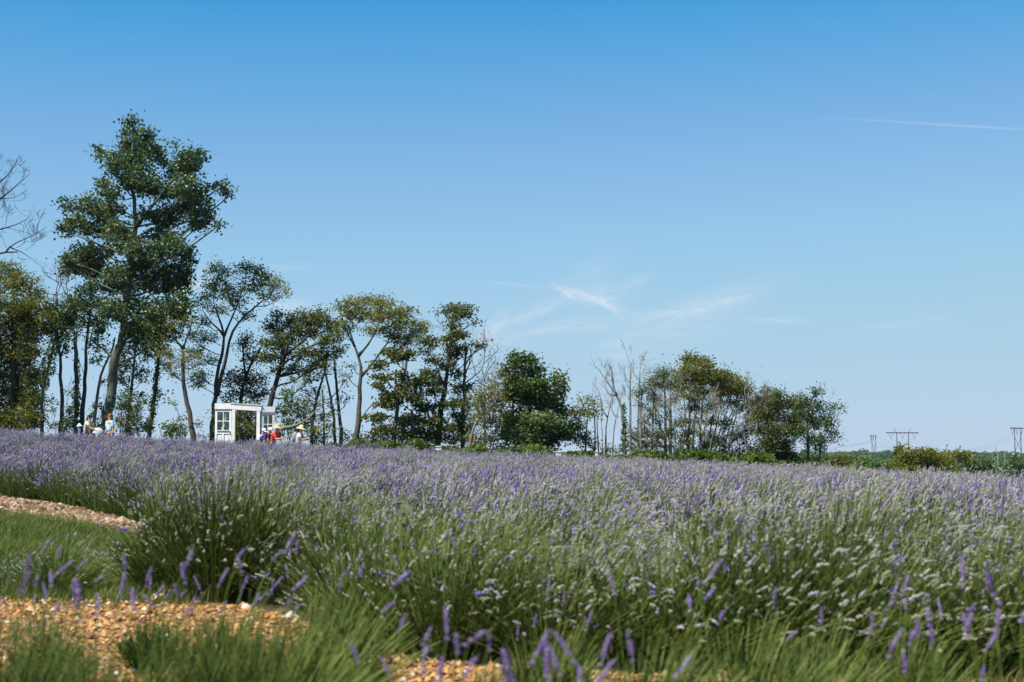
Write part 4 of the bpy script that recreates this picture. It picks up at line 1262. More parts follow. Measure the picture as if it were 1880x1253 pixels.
tree('end_tree', 'leafy tree with dark straight trunk at the right end of the tree line', 67,
     [([(1483, 858), (1483, 820), (1482, 790), (1480, 760), (1490, 735), (1500, 715)], .10, .02), ([(1505, 856), (1505, 825), (1508, 795)], .07, .02), ([(1514, 856), (1515, 830), (1512, 800)], .03, .01)],
     [(1500, 720, 10, 8), (1480, 738, 15, 10), (1504, 743, 13, 10), (1528, 749, 12, 5), (1544, 748, 5, 3), (1494, 772, 20, 13), (1520, 768, 13, 10), (1474, 788, 14, 11), (1510, 806, 18, 10), (1526, 798, 9, 6), (1488, 805, 12, 9), (1472, 760, 14, 12),
      (1536, 808, 5, 3), (1500, 822, 12, 6), (1520, 785, 10, 8)],
     M['leaf_green'], M['bark_dark'], dens=470, leaf=.115, seed=52, bare=.5,
     dead=[(1502, 735, .5, 1, .5, .008, 2), (1512, 745, .7, 1, .5, .008, 2), (1516, 845, .6, 1, 1.3, .02, 1), (1470, 740, -.3, 1, .4, .008, 2), (1528, 805, .7, .7, .6, .008, 1)])

# bare limbs reaching in from the left edge
tree('bare_tree', 'bare tree whose leafless limbs reach into the picture at the left edge', 64,
     [([(-75, 800), (-72, 700), (-66, 600), (-58, 520), (-50, 450), (-40, 390), (-30, 340)], .26, .05),
      ([(-56, 500), (-30, 475), (0, 462), (18, 461), (32, 463)], .10, .028), ([(10, 461), (10, 452), (22, 446), (36, 442), (42, 446), (55, 438), (64, 434), (78, 424), (86, 416)], .04, .010),
      ([(63, 434), (67, 422), (71, 408), (75, 396), (84, 382)], .018, .007), ([(-45, 430), (-20, 426), (2, 420), (24, 420), (38, 411), (49, 403)], .06, .012), ([(24, 421), (45, 426), (60, 432)], .012, .006),
      ([(-42, 400), (-20, 385), (0, 368), (10, 352), (22, 345), (38, 338), (46, 328), (56, 318)], .07, .009), ([(3, 366), (30, 364), (42, 357), (50, 347)], .02, .007),
      ([(-36, 360), (-15, 345), (0, 337), (13, 328), (22, 312), (33, 300), (37, 286)], .06, .009), ([(22, 461), (40, 463), (52, 470), (64, 480)], .03, .008)],
     [], M['leaf_dark'], M['bark_dark'], seed=53,
     dead=[(20, 318, -.2, 1, .5, .010, 2), (14, 327, .6, .6, .6, .008, 3), (12, 350, .1, 1, .5, .010, 2), (28, 342, .8, .5, .5, .008, 2), (0, 370, .1, 1, .6, .012, 3), (2, 400, .8, .5, .7, .012, 3), (-5, 392, .7, .6, .8, .012, 3), (5, 420, .7, -.4, .7, .010, 3),
           (14, 460, -.2, 1, .7, .012, 2), (32, 463, .5, -.4, .5, .010, 2), (30, 455, .9, .1, .8, .014, 3), (40, 446, .8, .2, .6, .010, 3), (45, 460, .9, .15, .9, .010, 3), (62, 432, -.2, 1, .8, .008, 2), (70, 410, -.4, .8, .4, .006, 2), (20, 464, .5, -.6, .8, .010, 2), (-10, 355, .6, .9, .9, .014, 3)],
     cat='bare tree')

# undergrowth
shrub('bush', 'leafy bush below the poplar right behind the person in pale blue', 64, [(222, 775, 16, 14), (245, 768, 20, 16), (262, 780, 16, 14), (238, 790, 22, 12), (215, 745, 12, 10), (228, 725, 14, 10), (258, 745, 16, 12), (230, 750, 14, 12)], M['leaf_green'], 61, dens=260)
shrub('bush', 'small round bush standing alone left of the white gate', 64, [(316, 788, 11, 8), (325, 785, 8, 8), (312, 797, 12, 7), (327, 797, 9, 7)], M['leaf_green'], 62, dens=420)
shrub('bush', 'ragged bush between slender tree and broken trunk on the left', 65, [(98, 778, 10, 10), (104, 750, 8, 9), (95, 735, 7, 6), (118, 772, 10, 14), (128, 750, 9, 12), (122, 792, 16, 8), (125, 725, 8, 8)], M['leaf_cotton'], 63, dens=170, leaf=.13)
shrub('bush', 'low bush at the foot of the trunks between the person in cream and the poplar', 66, [(165, 788, 12, 9), (180, 782, 11, 12), (188, 770, 8, 8), (178, 762, 8, 6), (172, 745, 7, 6)], M['leaf_green'], 64, dens=210)
shrub('bush', 'thin bush with scattered leaves left of the slim forked tree', 66, [(335, 765, 9, 8), (318, 737, 9, 5), (342, 785, 8, 8), (368, 782, 9, 10), (375, 800, 9, 8), (305, 780, 6, 5)], M['leaf_olive'], 65, dens=110)
shrub('bush', 'dark thicket filling the opening of the white gate', 65, [(440, 765, 16, 14), (460, 770, 16, 14), (450, 790, 22, 16), (445, 812, 22, 14), (468, 800, 14, 16), (432, 790, 12, 16), (455, 750, 18, 12), (480, 765, 14, 16), (484, 790, 12, 14)], M['leaf_dark'], 66, dens=380, leaf=.11)
shrub('bush', 'ivy mound with yellowish leaves right of the white gate', 65.5, [(538, 738, 16, 14), (530, 718, 10, 12), (548, 758, 16, 12), (520, 755, 14, 12), (505, 765, 12, 14), (530, 775, 18, 12), (512, 790, 14, 12), (545, 790, 16, 12), (540, 700, 10, 8)], M['leaf_vine'], 67, dens=250)
tree('fallen_limb', 'thick broken limb lying across the bushes behind the person in red', 63, [([(516, 786), (530, 788), (545, 783), (558, 774), (568, 765), (576, 759)], .085, .03)], [], M['leaf_dark'], M['bark_pale'], seed=68, dead=[(570, 763, .8, .6, .5, .02, 2)], cat='branch', ground=False)
shrub('bush', 'brown green bush behind the person in the white shirt', 66, [(558, 785, 14, 10), (575, 792, 12, 12), (590, 796, 14, 10), (602, 780, 10, 10), (560, 805, 14, 8), (585, 812, 16, 8)], M['leaf_olive'], 69, dens=190)
shrub('bush', 'small light green bush in the gap right of the vase shaped tree', 72, [(682, 812, 10, 6), (692, 815, 9, 5), (675, 816, 8, 5)], M['leaf_vine'], 70, dens=380)
shrub('undergrowth', 'dark undergrowth beneath the layered and tall narrow trees', 68, [(720, 808, 26, 10), (760, 812, 26, 9), (800, 806, 26, 12), (835, 806, 24, 14), (815, 785, 18, 12), (860, 808, 14, 14), (765, 780, 18, 10), (790, 755, 16, 10), (840, 775, 16, 12), (862, 780, 14, 12), (838, 740, 16, 10), (865, 750, 14, 10), (770, 720, 14, 9), (735, 780, 16, 9)], M['leaf_dark'], 71, dens=260)
shrub('undergrowth', 'shadowed undergrowth beneath the flat topped pine', 71, [(1170, 822, 22, 12), (1205, 822, 24, 14), (1240, 826, 22, 14), (1190, 800, 14, 8), (1280, 828, 24, 14), (1320, 832, 24, 12), (1345, 835, 22, 12), (1125, 826, 20, 8), (1160, 800, 14, 10), (1220, 795, 16, 10), (1250, 800, 14, 12), (1300, 800, 16, 10), (1275, 775, 12, 10), (1365, 820, 16, 12)], M['leaf_dark'], 72, dens=230)
shrub('undergrowth', 'dark undergrowth beneath the bushy evergreen and end tree', 69.5, [(1400, 838, 26, 12), (1440, 842, 26, 12), (1475, 842, 20, 12), (1500, 846, 16, 9), (1385, 825, 16, 12)], M['leaf_dark'], 73, dens=260)
shrub('bush', 'olive bush at the foot of the end tree, before the distant woods', 64, [(1528, 848, 14, 8), (1545, 850, 14, 8), (1538, 842, 12, 6), (1558, 856, 12, 7)], M['leaf_olive'], 74, dens=380)

# low vines along the far edge of the field: nobody could count them
g = np.random.default_rng(80)
vm = MB()
n = 40000
px = g.uniform(575, 1575, n)
Y = g.uniform(57.5, 62.5, n)
X = (px - 940) / F * Y
hh = .84 + .18 * np.sin(X * 1.9) * np.sin(X * .73 + 1) + .12 * np.sin(X * 5.1 + Y) + .25 * (px > 1250) * (px < 1420)
hh = hh * np.clip((px - 560) / 50, .3, 1)
z = hgt(X, Y) + hh * g.uniform(.15, 1, n) ** .5
leaf_quads(vm, np.stack([X, Y, z], -1), .16, g, .8, .5, .25, .8, .25 * np.sin(X * 2.3) * np.sin(Y * 1.4 + X))
tag(vm.build('vine_cover', M['leaf_vine']), 'low strip of green vines between the lavender and the tree line', 'vines', kind='stuff')

shrub('bush', 'dark leaves behind the glass of the left door of the gate', 63.5, [(402, 758, 12, 14), (416, 770, 14, 16), (404, 785, 14, 14), (422, 795, 10, 12), (420, 750, 10, 10)], M['leaf_dark'], 75, dens=330, leaf=.11)
shrub('bush', 'leafy bush behind the straight trunk of the vase shaped tree', 70, [(640, 806, 12, 8), (655, 800, 10, 8), (668, 808, 10, 6), (632, 790, 8, 8)], M['leaf_dark'], 76, dens=160)
dead_tree('dead_brush', 'low pale dead twigs under the fan shaped tree and dark pine', 67, [[(1300, 848), (1302, 820), (1310, 795)], [(1325, 848), (1320, 815), (1326, 785)], [(1250, 846), (1248, 815), (1240, 790)]], .04, 77,
          [(1310, 795, .2, 1, 1.2, .016, 4), (1326, 785, -.2, 1, 1.2, .016, 4), (1240, 790, -.2, 1, 1.2, .016, 4), (1302, 815, -.5, 1, 1.1, .016, 4), (1322, 810, .6, .8, 1.2, .016, 4), (1248, 812, .5, .9, 1.0, .014, 4)])

shrub('bush', 'tall leafy bush behind the straw hats right of the gate', 66.5, [(560, 740, 14, 10), (578, 760, 14, 10), (565, 775, 14, 10), (600, 760, 12, 10), (585, 742, 12, 8), (552, 755, 12, 10), (610, 795, 12, 10)], M['leaf_dark'], 78, dens=170)
# ------------------------------------------------------------------ right-hand hedges and distant woods
shrub('shrub_mound', 'rounded green shrub mound at the right before the distant woods', 78,
      [(1655, 838, 12, 8), (1675, 833, 16, 8), (1700, 833, 20, 8), (1725, 841, 18, 9), (1690, 846, 34, 10), (1740, 854, 14, 7), (1640, 849, 12, 7), (1712, 856, 30, 10), (1665, 858, 24, 10)], M['leaf_airy'], 90, dens=380, leaf=.14)
tree('far_pine', 'small dark pine top behind the shrub mound beside the twin pole', 140, [([(1652, 850), (1652, 836), (1652, 825)], .12, .04)], [(1652, 826, 6, 4), (1646, 830, 6, 4), (1660, 831, 7, 4), (1653, 836, 10, 5)], M['leaf_pine'], M['bark_dark'], dens=60, leaf=.4, seed=91, tuft=.3)
tree('far_tree', 'pale green round tree right of the shrub mound', 150, [([(1757, 870), (1757, 850), (1757, 842)], .16, .06)], [(1745, 840, 12, 7), (1762, 838, 12, 7), (1770, 846, 9, 8), (1750, 849, 12, 8), (1738, 846, 9, 7)], M['leaf_airy'], M['bark_pale'], dens=60, leaf=.4, seed=92, tuft=.35)
tree('far_tree', 'dark green rounded tree between the pale tree and the rightmost conifer', 165, [([(1800, 880), (1800, 862), (1800, 850)], .16, .06)], [(1790, 850, 11, 8), (1806, 848, 12, 8), (1818, 856, 10, 8), (1798, 860, 14, 8), (1780, 858, 10, 8)], M['leaf_far'], M['bark_dark'], dens=60, leaf=.4, seed=93, tuft=.35)
tree('far_conifer', 'dark conifer low at the right edge below the tall twin poles', 150, [([(1862, 880), (1862, 860), (1862, 836)], .16, .03)], [(1862, 840, 5, 5), (1860, 848, 9, 5), (1864, 855, 12, 5), (1861, 863, 15, 5), (1863, 871, 18, 6), (1880, 860, 10, 8)], M['leaf_cotton'], M['bark_dark'], dens=75, leaf=.35, seed=94, tuft=.3, flat=.8)
tree('far_tree', 'dull green tree left of the shrub mound beside the thin twin pole', 120, [([(1612, 880), (1612, 862), (1612, 850)], .16, .06)], [(1600, 854, 11, 6), (1618, 850, 11, 6), (1630, 857, 10, 7), (1608, 862, 16, 7), (1588, 859, 10, 6)], M['leaf_far'], M['bark_dark'], dens=75, leaf=.35, seed=95, tuft=.3)
tree('far_tree', 'brownish green tree low between the end tree bush and thin twin pole', 130, [([(1572, 880), (1572, 862), (1572, 848)], .16, .06)], [(1562, 850, 10, 5), (1578, 848, 10, 5), (1585, 854, 9, 5), (1568, 857, 13, 6)], M['leaf_olive'], M['bark_dark'], dens=75, leaf=.35, seed=96, tuft=.3)

# hedge with a few pale blossoms beyond the right end of the lavender
g = np.random.default_rng(97)
hm = MB()
n = 16000
X = g.uniform(12.6, 22.5, n); Y = 46.5 + g.uniform(-1, 1, n) * 1.1 + (X - 16) * .1
hz = (.56 + .12 * np.sin(X * 2.1) + .08 * np.sin(X * 5.3 + Y)) * np.clip((X - 12.4) / 1.2, .25, 1)
Z = hgt(X, Y) + hz * g.uniform(.1, 1, n) ** .5 * (1 - .3 * ((Y - 46.5 - (X - 16) * .1) / 1.1) ** 2)
leaf_quads(hm, np.stack([X, Y, Z], -1), .13, g, .6, .4, .25, .8, .2 * np.sin(X * 2.7 + Y * 2))
hroot = empty('hedge', (17, 46.5, gz(17, 46.5)))
ho = hm.build('foliage', M['leaf_vine'])
ho.parent = hroot; ho.matrix_parent_inverse = Matrix.Translation(-Vector(hroot.location))
ho['kind'] = 'stuff'
M['blossom'] = principled('blossom', (.62, .40, .34), .8, .2)
bl = MB()
octa = np.array([[1, 0, 0], [0, 1, 0], [-1, 0, 0], [0, -1, 0], [0, 0, .8], [0, 0, -.8]], float)
f8 = np.array([[0, 1, 4], [1, 2, 4], [2, 3, 4], [3, 0, 4], [1, 0, 5], [2, 1, 5], [3, 2, 5], [0, 3, 5]])
for k in range(14):
    x = g.uniform(14, 19); y = 45.8 + (x - 16) * .1
    bl.add(octa * g.uniform(.03, .055) + np.array([x, y, gz(x, y) + g.uniform(.5, .8)]), None, f8)
bo = bl.build('blossoms', M['blossom']); bo.parent = hroot; bo.matrix_parent_inverse = Matrix.Translation(-Vector(hroot.location)); bo['kind'] = 'stuff'
tag(hroot, 'low dark hedge with pale blossoms beyond the dip at the right end of the field', 'hedge')

fsrc = bpy.data.collections.new('forest_sources')
for k in range(4):
    g = np.random.default_rng(400 + k)
    mb = MB()
    for c in range(16):
        e = g.normal(0, 1, 3); e /= np.linalg.norm(e)
        cc = np.array([0, 0, 7.0 + (k % 2)]) + e * np.array([3.0, 3.0, 3.2]) * g.uniform(.3, 1)
        rad = g.uniform(1.2, 2.1)
        q = g.normal(0, 1, (60, 3)); q /= np.linalg.norm(q, axis=1)[:, None]
        leaf_quads(mb, cc + q * rad * g.uniform(.7, 1.05, (60, 1)), .95, g, .8, .5, .2, .8, g.normal(0, .12))
    mb.tube([(0, 0, -.5), (0, 0, 3), (.2, 0, 7)], [.35, .28, .12], 5, False, tint=.0)
    fsrc.objects.link(bpy.data.objects.new('wood_source_%d' % k, mb.mesh('wood_source_%d' % k, M['leaf_far'])))
g = np.random.default_rng(500)
pts, rots, scls, idx = [], [], [], []
for Y in np.geomspace(230, 1750, 90):
    step = max(6.5, Y * .0060)
    for px in np.arange(1440, 2350, step / Y * F):
        y = Y * g.uniform(.98, 1.02)
        x = (px + g.uniform(-8, 8) - 940) / F * y
        pts.append((x, y, gz(x, y) - .3)); rots.append((0, 0, g.uniform(0, 6.28)))
        s = g.uniform(.8, 1.2)
        scls.append((s * 1.35, s * 1.35, s * g.uniform(.85, 1.1))); idx.append(int(g.integers(0, 4)))
tag(scatter('distant_woods', pts, rots, scls, idx, fsrc), 'distant green woods on the low hills to the right', 'woods', kind='stuff')
print('woods', len(pts))

# ------------------------------------------------------------------ power line
M['pole_dark'] = principled('weathered_pole', (.045, .038, .048), .85, .2)
M['pole_pale'] = principled('pale_steel', (.30, .34, .32), .6, .3)
M['wire'] = principled('wire', (.10, .10, .11), .6, .3)


def h_frame(px, ytop, Y, rot, width, spacing, mat, label, horns=False, pole_r=.30, vees=True):
    top = P(px, ytop, Y)
    gz0 = gz(top.x, Y)
    H = top.z - gz0
    o = empty('power_pylon', (top.x, Y, gz0), rot)
    for s in (-1, 1):
        MB().tube([(s * spacing / 2, 0, -.5), (s * spacing / 2, 0, H * .5), (s * spacing / 2, 0, H + .2)], [pole_r * 1.25, pole_r, pole_r * .8], 7).build('pole', mat, o, True)
    MB().box((0, .35, H), (width, .45, .62 * pole_r / .3)).build('crossarm', mat, o)
    bm_ = MB()
    bm_.tube([(-spacing / 2, 0, H - 5), (spacing / 2, 0, H - 13)], .12, 4)
    bm_.tube([(spacing / 2, 0, H - 5), (-spacing / 2, 0, H - 13)], .12, 4)
    bm_.build('cross_brace', mat, o)
    if horns:
        for s in (-1, 1):
            MB().tube([(s * spacing / 2, 0, H), (s * (spacing / 2 + 1.6), 0, H + 2.6)], .14, 4).build('horn', mat, o)
    if vees:
        for xx in (-width * .36, 0, width * .36):
            v = MB()
            v.tube([(xx - 1.3, .3, H - .3), (xx, .3, H - 3.6)], .10, 4)
            v.tube([(xx + 1.3, .3, H - .3), (xx, .3, H - 3.6)], .10, 4)
            v.build('insulator', M['wire'], o)
    tag(o, label, 'pylon')
    return [Matrix.Translation(o.location) @ Matrix.Rotation(rot, 4, 'Z') @ Vector((xx, .3, H - 3.8)) for xx in (-width * .36, 0, width * .36)]


a1 = h_frame(1657, 795, 870, R(4), 20.2, 7.3, M['pole_dark'], 'dark wide armed twin pole pylon standing above the shrub mound', True, .28)
a2 = h_frame(1604, 800.5, 980, R(62), 18, 10.5, M['pole_dark'], 'thin narrow looking twin pole pylon left of the wide armed one', False, .20)
a3 = h_frame(1868, 786.5, 800, R(42), 14, 6.8, M['pole_dark'], 'tall twin pole pylon cut by the right edge', False, .27)
a4 = h_frame(1838, 831, 640, R(25), 6.0, 4.2, M['pole_pale'], 'pale low steel pylon against the woods near the right edge', True, .07, False)
a5 = h_frame(1592, 837.5, 600, R(15), 5.0, 2.2, M['pole_pale'], 'small pale steel crossarm pylon against the woods behind the thin one', False, .06, False)


def span(p, q, label, sag):
    o = empty('power_line', tuple((Vector(p[1]) + Vector(q[1])) / 2))
    for a, b in zip(p, q):
        a, b = Vector(a), Vector(b)
        pts = []
        for k in range(17):
            t = k / 16
            c = a.lerp(b, t); c.z -= sag * 4 * t * (1 - t)
            pts.append(tuple(c - o.location))
        MB().tube(pts, .032, 4, False).build('wire', M['wire'], o)
    tag(o, label, 'power line')


span(a2, a1, 'thin sagging wires between the narrow twin pole and the wide armed pylon', 5)
span(a1, a3, 'thin sagging wires from the wide armed pylon to the pylon at the right edge', 8)
far_left = [P(1300, 822 + 2 * k, 1300) for k in range(3)]
span(far_left, a2, 'thin wires running left from the narrow twin pole behind the trees', 6)

# a bird high over the tree line
b = P(1398, 673, 330)
bd = MB()
bd.tube([(-.16, 0, 0), (-.05, 0, .01), (.08, 0, .0), (.2, 0, -.01)], [.02, .06, .06, .02], 6)
for s in (-1, 1):
    bd.add([(-.06, s * .04, .02), (.07, s * .04, .02), (.02, s * .28, .12), (-.07, s * .26, .11), (-.10, s * .5, .05)], [[0, 1, 2, 3]], [[3, 2, 4]])
tag(bd.build('bird', principled('dark_feathers', (.03, .03, .035), .8, .2), loc=b), 'tiny dark bird flying in the sky over the right trees', 'bird')
# ------------------------------------------------------------------ white gate made of old doors
M['white'] = principled('weathered_white_paint', (.80, .80, .78), .6, .3, 6, .16, .15, col2=(.62, .61, .57))
M['white_shade'] = principled('white_panel', (.74, .75, .75), .6, .3, 10, .08)
M['iron'] = principled('dark_iron', (.03, .03, .03), .5, .4)


def glass_mat():
    m = bpy.data.materials.new('window_glass')
    m.use_nodes = True
    t = NT(m.node_tree)
    out = t.n['Material Output']
    t.n.remove(t.n['Principled BSDF'])
    tr = t.new('ShaderNodeBsdfTransparent'); tr.inputs[0].default_value = (.50, .60, .58, 1)
    gl = t.new('ShaderNodeBsdfGlossy'); gl.inputs['Roughness'].default_value = .03
    fr = t.new('ShaderNodeFresnel'); fr.inputs[0].default_value = 1.5
    mx = t.new('ShaderNodeMixShader')
    t.l.new(t.math('MULTIPLY_ADD', fr.outputs[0], 1.0, .04), mx.inputs[0])
    t.l.new(tr.outputs[0], mx.inputs[1]); t.l.new(gl.outputs[0], mx.inputs[2])
    t.l.new(mx.outputs[0], out.inputs[0])
    return m


M['glass'] = glass_mat()
GY = 57.0
gx = P(450, 800, GY).x
gate = empty('white_gate', (gx, GY, gz(gx, GY)))
gate_base = gz(gx, GY)
px_m = GY / F


def gx_of(px):
    return P(px, 780, GY).x - gx


def gz_of(py):
    return P(450, py, GY).z - gate_base


HT = gz_of(741)
TH = .10
# a wing: origin at its inner edge, running along direction ang


def wing(x0, z_top, w, ang, cols, name_label, handle_side):
    """one old door with glazed top; returns nothing"""
    m = Matrix.Translation((x0, 0, 0)) @ Matrix.Rotation(ang, 4, 'Z')
    d = MB()
    st = .085
    zt = z_top - .24           # top of the door under the header
    zg = zt - .10              # top of the glass
    zs = zg - .74              # bottom of the glass
    for xx in (st / 2, w - st / 2):
        d.box((xx, 0, zt / 2), (st, .05, zt), m)
    door = d.build('door', M['white'], gate)
    for (xx, yy_, zz, sx_, sy_, sz_) in ((w / 2, 0, zt - .05, w - 2 * st, .048, .10), (w / 2, 0, zs - .07, w - 2 * st, .048, .14), (w / 2, 0, .12, w - 2 * st, .048, .24), (w / 2, 0, (zs - .14 + .24) / 2, .09, .047, zs - .14 - .24)):
        MB().box((xx, yy_, zz), (sx_, sy_, sz_), m).build('rail', M['white'], door)
    gw = w - 2 * st
    for k in range(1, cols):
        MB().box((st + gw * k / cols, 0, (zg + zs) / 2), (.032, .04, zg - zs), m).build('glazing_bar', M['white'], door)
    MB().box((w / 2, 0, (zg + zs) / 2), (gw, .042, .032), m).build('glazing_bar', M['white'], door)
    for k in range(cols):
        for r_ in range(2):
            z0 = zs + (zg - zs) * r_ / 2; z1 = zs + (zg - zs) * (r_ + 1) / 2
            MB().box((st + gw * (k + .5) / cols, 0, (z0 + z1) / 2), (gw / cols, .006, z1 - z0), m).build('pane', M['glass'], door)
    for k in range(2):
        xx = st + (gw - .09) * (.25 + .5 * k) + .09 * k
        MB().box((xx, .012, (zs + .10) / 2), ((gw - .09) / 2, .014, zs - .38), m).build('panel', M['white_shade'], door)
        MB().box((xx, -.004, (zs + .10) / 2), ((gw - .09) / 2 - .08, .02, zs - .54), m).build('panel', M['white_shade'], door)
    hx = w - st / 2 if handle_side > 0 else st / 2
    hb = MB()
    hb.box((hx, -.03, zs - .1), (.03, .012, .12), m)
    hb.tube([tuple(m @ Vector((hx, -.03, zs - .07))), tuple(m @ Vector((hx, -.075, zs - .07))), tuple(m @ Vector((hx - .07 * handle_side, -.08, zs - .075)))], .010, 6)
    hb.build('handle', M['iron'], door)
    sill = MB().box((w / 2, -.035, zs - .004), (gw, .05, .03), m).build('sill', M['white'], door)
    hd = MB()
    hd.box((w / 2, 0, z_top - .115), (w + .02, .13, .23), m)
    hd.build('header', M['white'], gate)
    return m


xl, xm, xr = gx_of(395), gx_of(430), gx_of(472)
wing_m = wing(xl, HT, xm - xl - .10, R(-4), 2, '', 1)
# posts at both sides of the opening
MB().box((xm - .02, -.02, (HT - .02) / 2), (.13, .16, HT - .02)).build('post', M['white'], gate)
MB().box((xr + .06, -.02, (HT - .14) / 2), (.13, .16, HT - .14)).build('post', M['white'], gate)
mid = MB()
m_ = Matrix.Translation(((xm + xr) / 2 + .02, -.01, HT - .165)) @ Matrix.Rotation(R(3.6), 4, 'Y')
mid.box((0, 0, 0), (xr - xm + .30, .19, .22), m_)
mid.build('lintel', M['white'], gate)
wing(xr + .17, HT - .125, .52, R(14), 2, '', -1)
# thin cap board over the lintel
cap = MB()
cap.box((0, 0, .123), (xr - xm + .36, .24, .025), m_)
cap.build('cap_board', M['white'], gate)
tag(gate, 'white garden gate of old glazed doors with open middle, behind the lavender', 'gate')

# white vase-shaped ornament behind the left door
vx, vz = gx_of(410) + gx, gate_base
vs = MB().lathe([(.001, .0), (.16, .0), (.16, .9), (.11, .93), (.05, .98), (.13, 1.05), (.18, 1.17), (.16, 1.29), (.09, 1.36), (.05, 1.42), (.10, 1.47), (.11, 1.55), (.05, 1.66), (.03, 1.76), (.045, 1.80), (.001, 1.86)], 14)
tag(vs.build('garden_urn', M['white'], None, True, loc=(vx, GY + .45, vz - .05)), 'white urn shaped ornament seen through the left door of the gate', 'ornament')

# little white markers along the vines
for px, py, w, h, lab in ((805, 822, .26, .28, 'small white box marker in the vines before the layered tree'), (1025, 832, .28, .32, 'small grey white marker in the vines before the round maple'),
                          (1095, 832, .13, .36, 'narrow white marker in the vines before the dead trees'), (530, 812, .18, .22, 'small grey box right of the person in the white shirt')):
    p = P(px, py, 56.6)
    zb = gz(p.x, 56.6)
    o = empty('marker_box', (p.x, 56.6, zb))
    hh = p.z - zb
    MB().box((0, 0, hh / 2 - .05), (.06, .06, hh), None).build('post', M['white_shade'], o)
    MB().box((0, 0, hh - h * .15), (w * .75, .12, h * .45), None).build('box', M['white_shade'], o)
    MB().box((0, -.01, hh + h * .16), (w * .9, .16, .03), None).build('lid', M['white_shade'], o)
    tag(o, lab, 'marker')
# ------------------------------------------------------------------ people
M['skin'] = principled('skin', (.50, .27, .18), .6, .3)
M['straw'] = principled('straw', (.62, .44, .22), .85, .15, 60, .25)
M['straw_pale'] = principled('pale_straw', (.66, .55, .36), .85, .15, 60, .2)
M['white_cloth'] = principled('white_cloth', (.74, .74, .76), .85, .15)
M['cream_cloth'] = principled('cream_cloth', (.62, .60, .42), .85, .15)
M['blue_tee'] = principled('pale_blue_cloth', (.40, .62, .78), .85, .15, 5, .15)
M['navy'] = principled('navy_cloth', (.045, .05, .22), .85, .15)
M['mid_blue'] = principled('blue_cloth', (.05, .16, .45), .85, .15)
M['dark_cloth'] = principled('dark_cloth', (.03, .035, .05), .85, .15)
M['pale_denim'] = principled('pale_denim', (.36, .42, .62), .85, .15)
M['hair_dark'] = principled('dark_hair', (.018, .014, .012), .6, .3)
M['hair_red'] = principled('red_brown_hair', (.20, .055, .018), .55, .35)
M['grey_cloth'] = principled('grey_cloth', (.42, .42, .45), .85, .15)
M['pack'] = principled('backpack_cloth', (.30, .29, .30), .8, .2, 12, .3)


def dotted(name, a, b_):
    m = bpy.data.materials.new(name); m.use_nodes = True
    t = NT(m.node_tree); b = t.n['Principled BSDF']; b.inputs['Roughness'].default_value = .8
    tc = t.new('ShaderNodeTexCoord')
    vo = t.new('ShaderNodeTexVoronoi'); vo.inputs['Scale'].default_value = 13
    t.l.new(tc.outputs['Object'], vo.inputs['Vector'])
    t.l.new(t.mixc(t.math('LESS_THAN', vo.outputs['Distance'], .22), a, b_), b.inputs['Base Color'])
    return m


M['red_dots'] = dotted('red_patterned_cloth', (.62, .022, .015), (.70, .42, .28))


def skin_mesh(pts, edges, rad, sub=1):
    """grow a surface round a skeleton, root at vertex 0"""
    me = bpy.data.meshes.new('skeleton')
    me.from_pydata([tuple(p) for p in pts], edges, [])
    o = bpy.data.objects.new('skeleton', me)
    COL.objects.link(o)
    o.modifiers.new('skin', 'SKIN')
    lay = me.skin_vertices[0] if me.skin_vertices else None
    if lay is None:
        bpy.context.view_layer.objects.active = o
        bpy.ops.mesh.customdata_skin_add()
        lay = me.skin_vertices[0]
    for i, r_ in enumerate(rad):
        lay.data[i].radius = (r_, r_) if np.isscalar(r_) else r_
        lay.data[i].use_root = (i == 0)
    s = o.modifiers.new('sub', 'SUBSURF'); s.levels = sub; s.render_levels = sub
    dg = bpy.context.evaluated_depsgraph_get()
    ev = o.evaluated_get(dg)
    em = ev.to_mesh()
    v = np.array([tuple(x.co) for x in em.vertices])
    f = [tuple(p.vertices) for p in em.polygons]
    ev.to_mesh_clear()
    bpy.data.objects.remove(o); bpy.data.meshes.remove(me)
    return v, f


def add_vf(mb, v, f):
    q = [x for x in f if len(x) == 4]; t_ = [x for x in f if len(x) == 3]
    mb.add(v, q, t_)


def ellipsoid(mb, c, r, seg=10, rings=7, m=None, z0=-1.0):
    prof = []
    for k in range(rings + 1):
        a = -math.pi / 2 + math.pi * k / rings
        if math.sin(a) < z0 - .001:
            continue
        prof.append((max(math.cos(a), .001), math.sin(a)))
    mm = Matrix.Translation(c) @ (m or Matrix.Identity(4)) @ Matrix.Diagonal((r[0], r[1], r[2], 1))
    mb.lathe(prof, seg, m=mm)


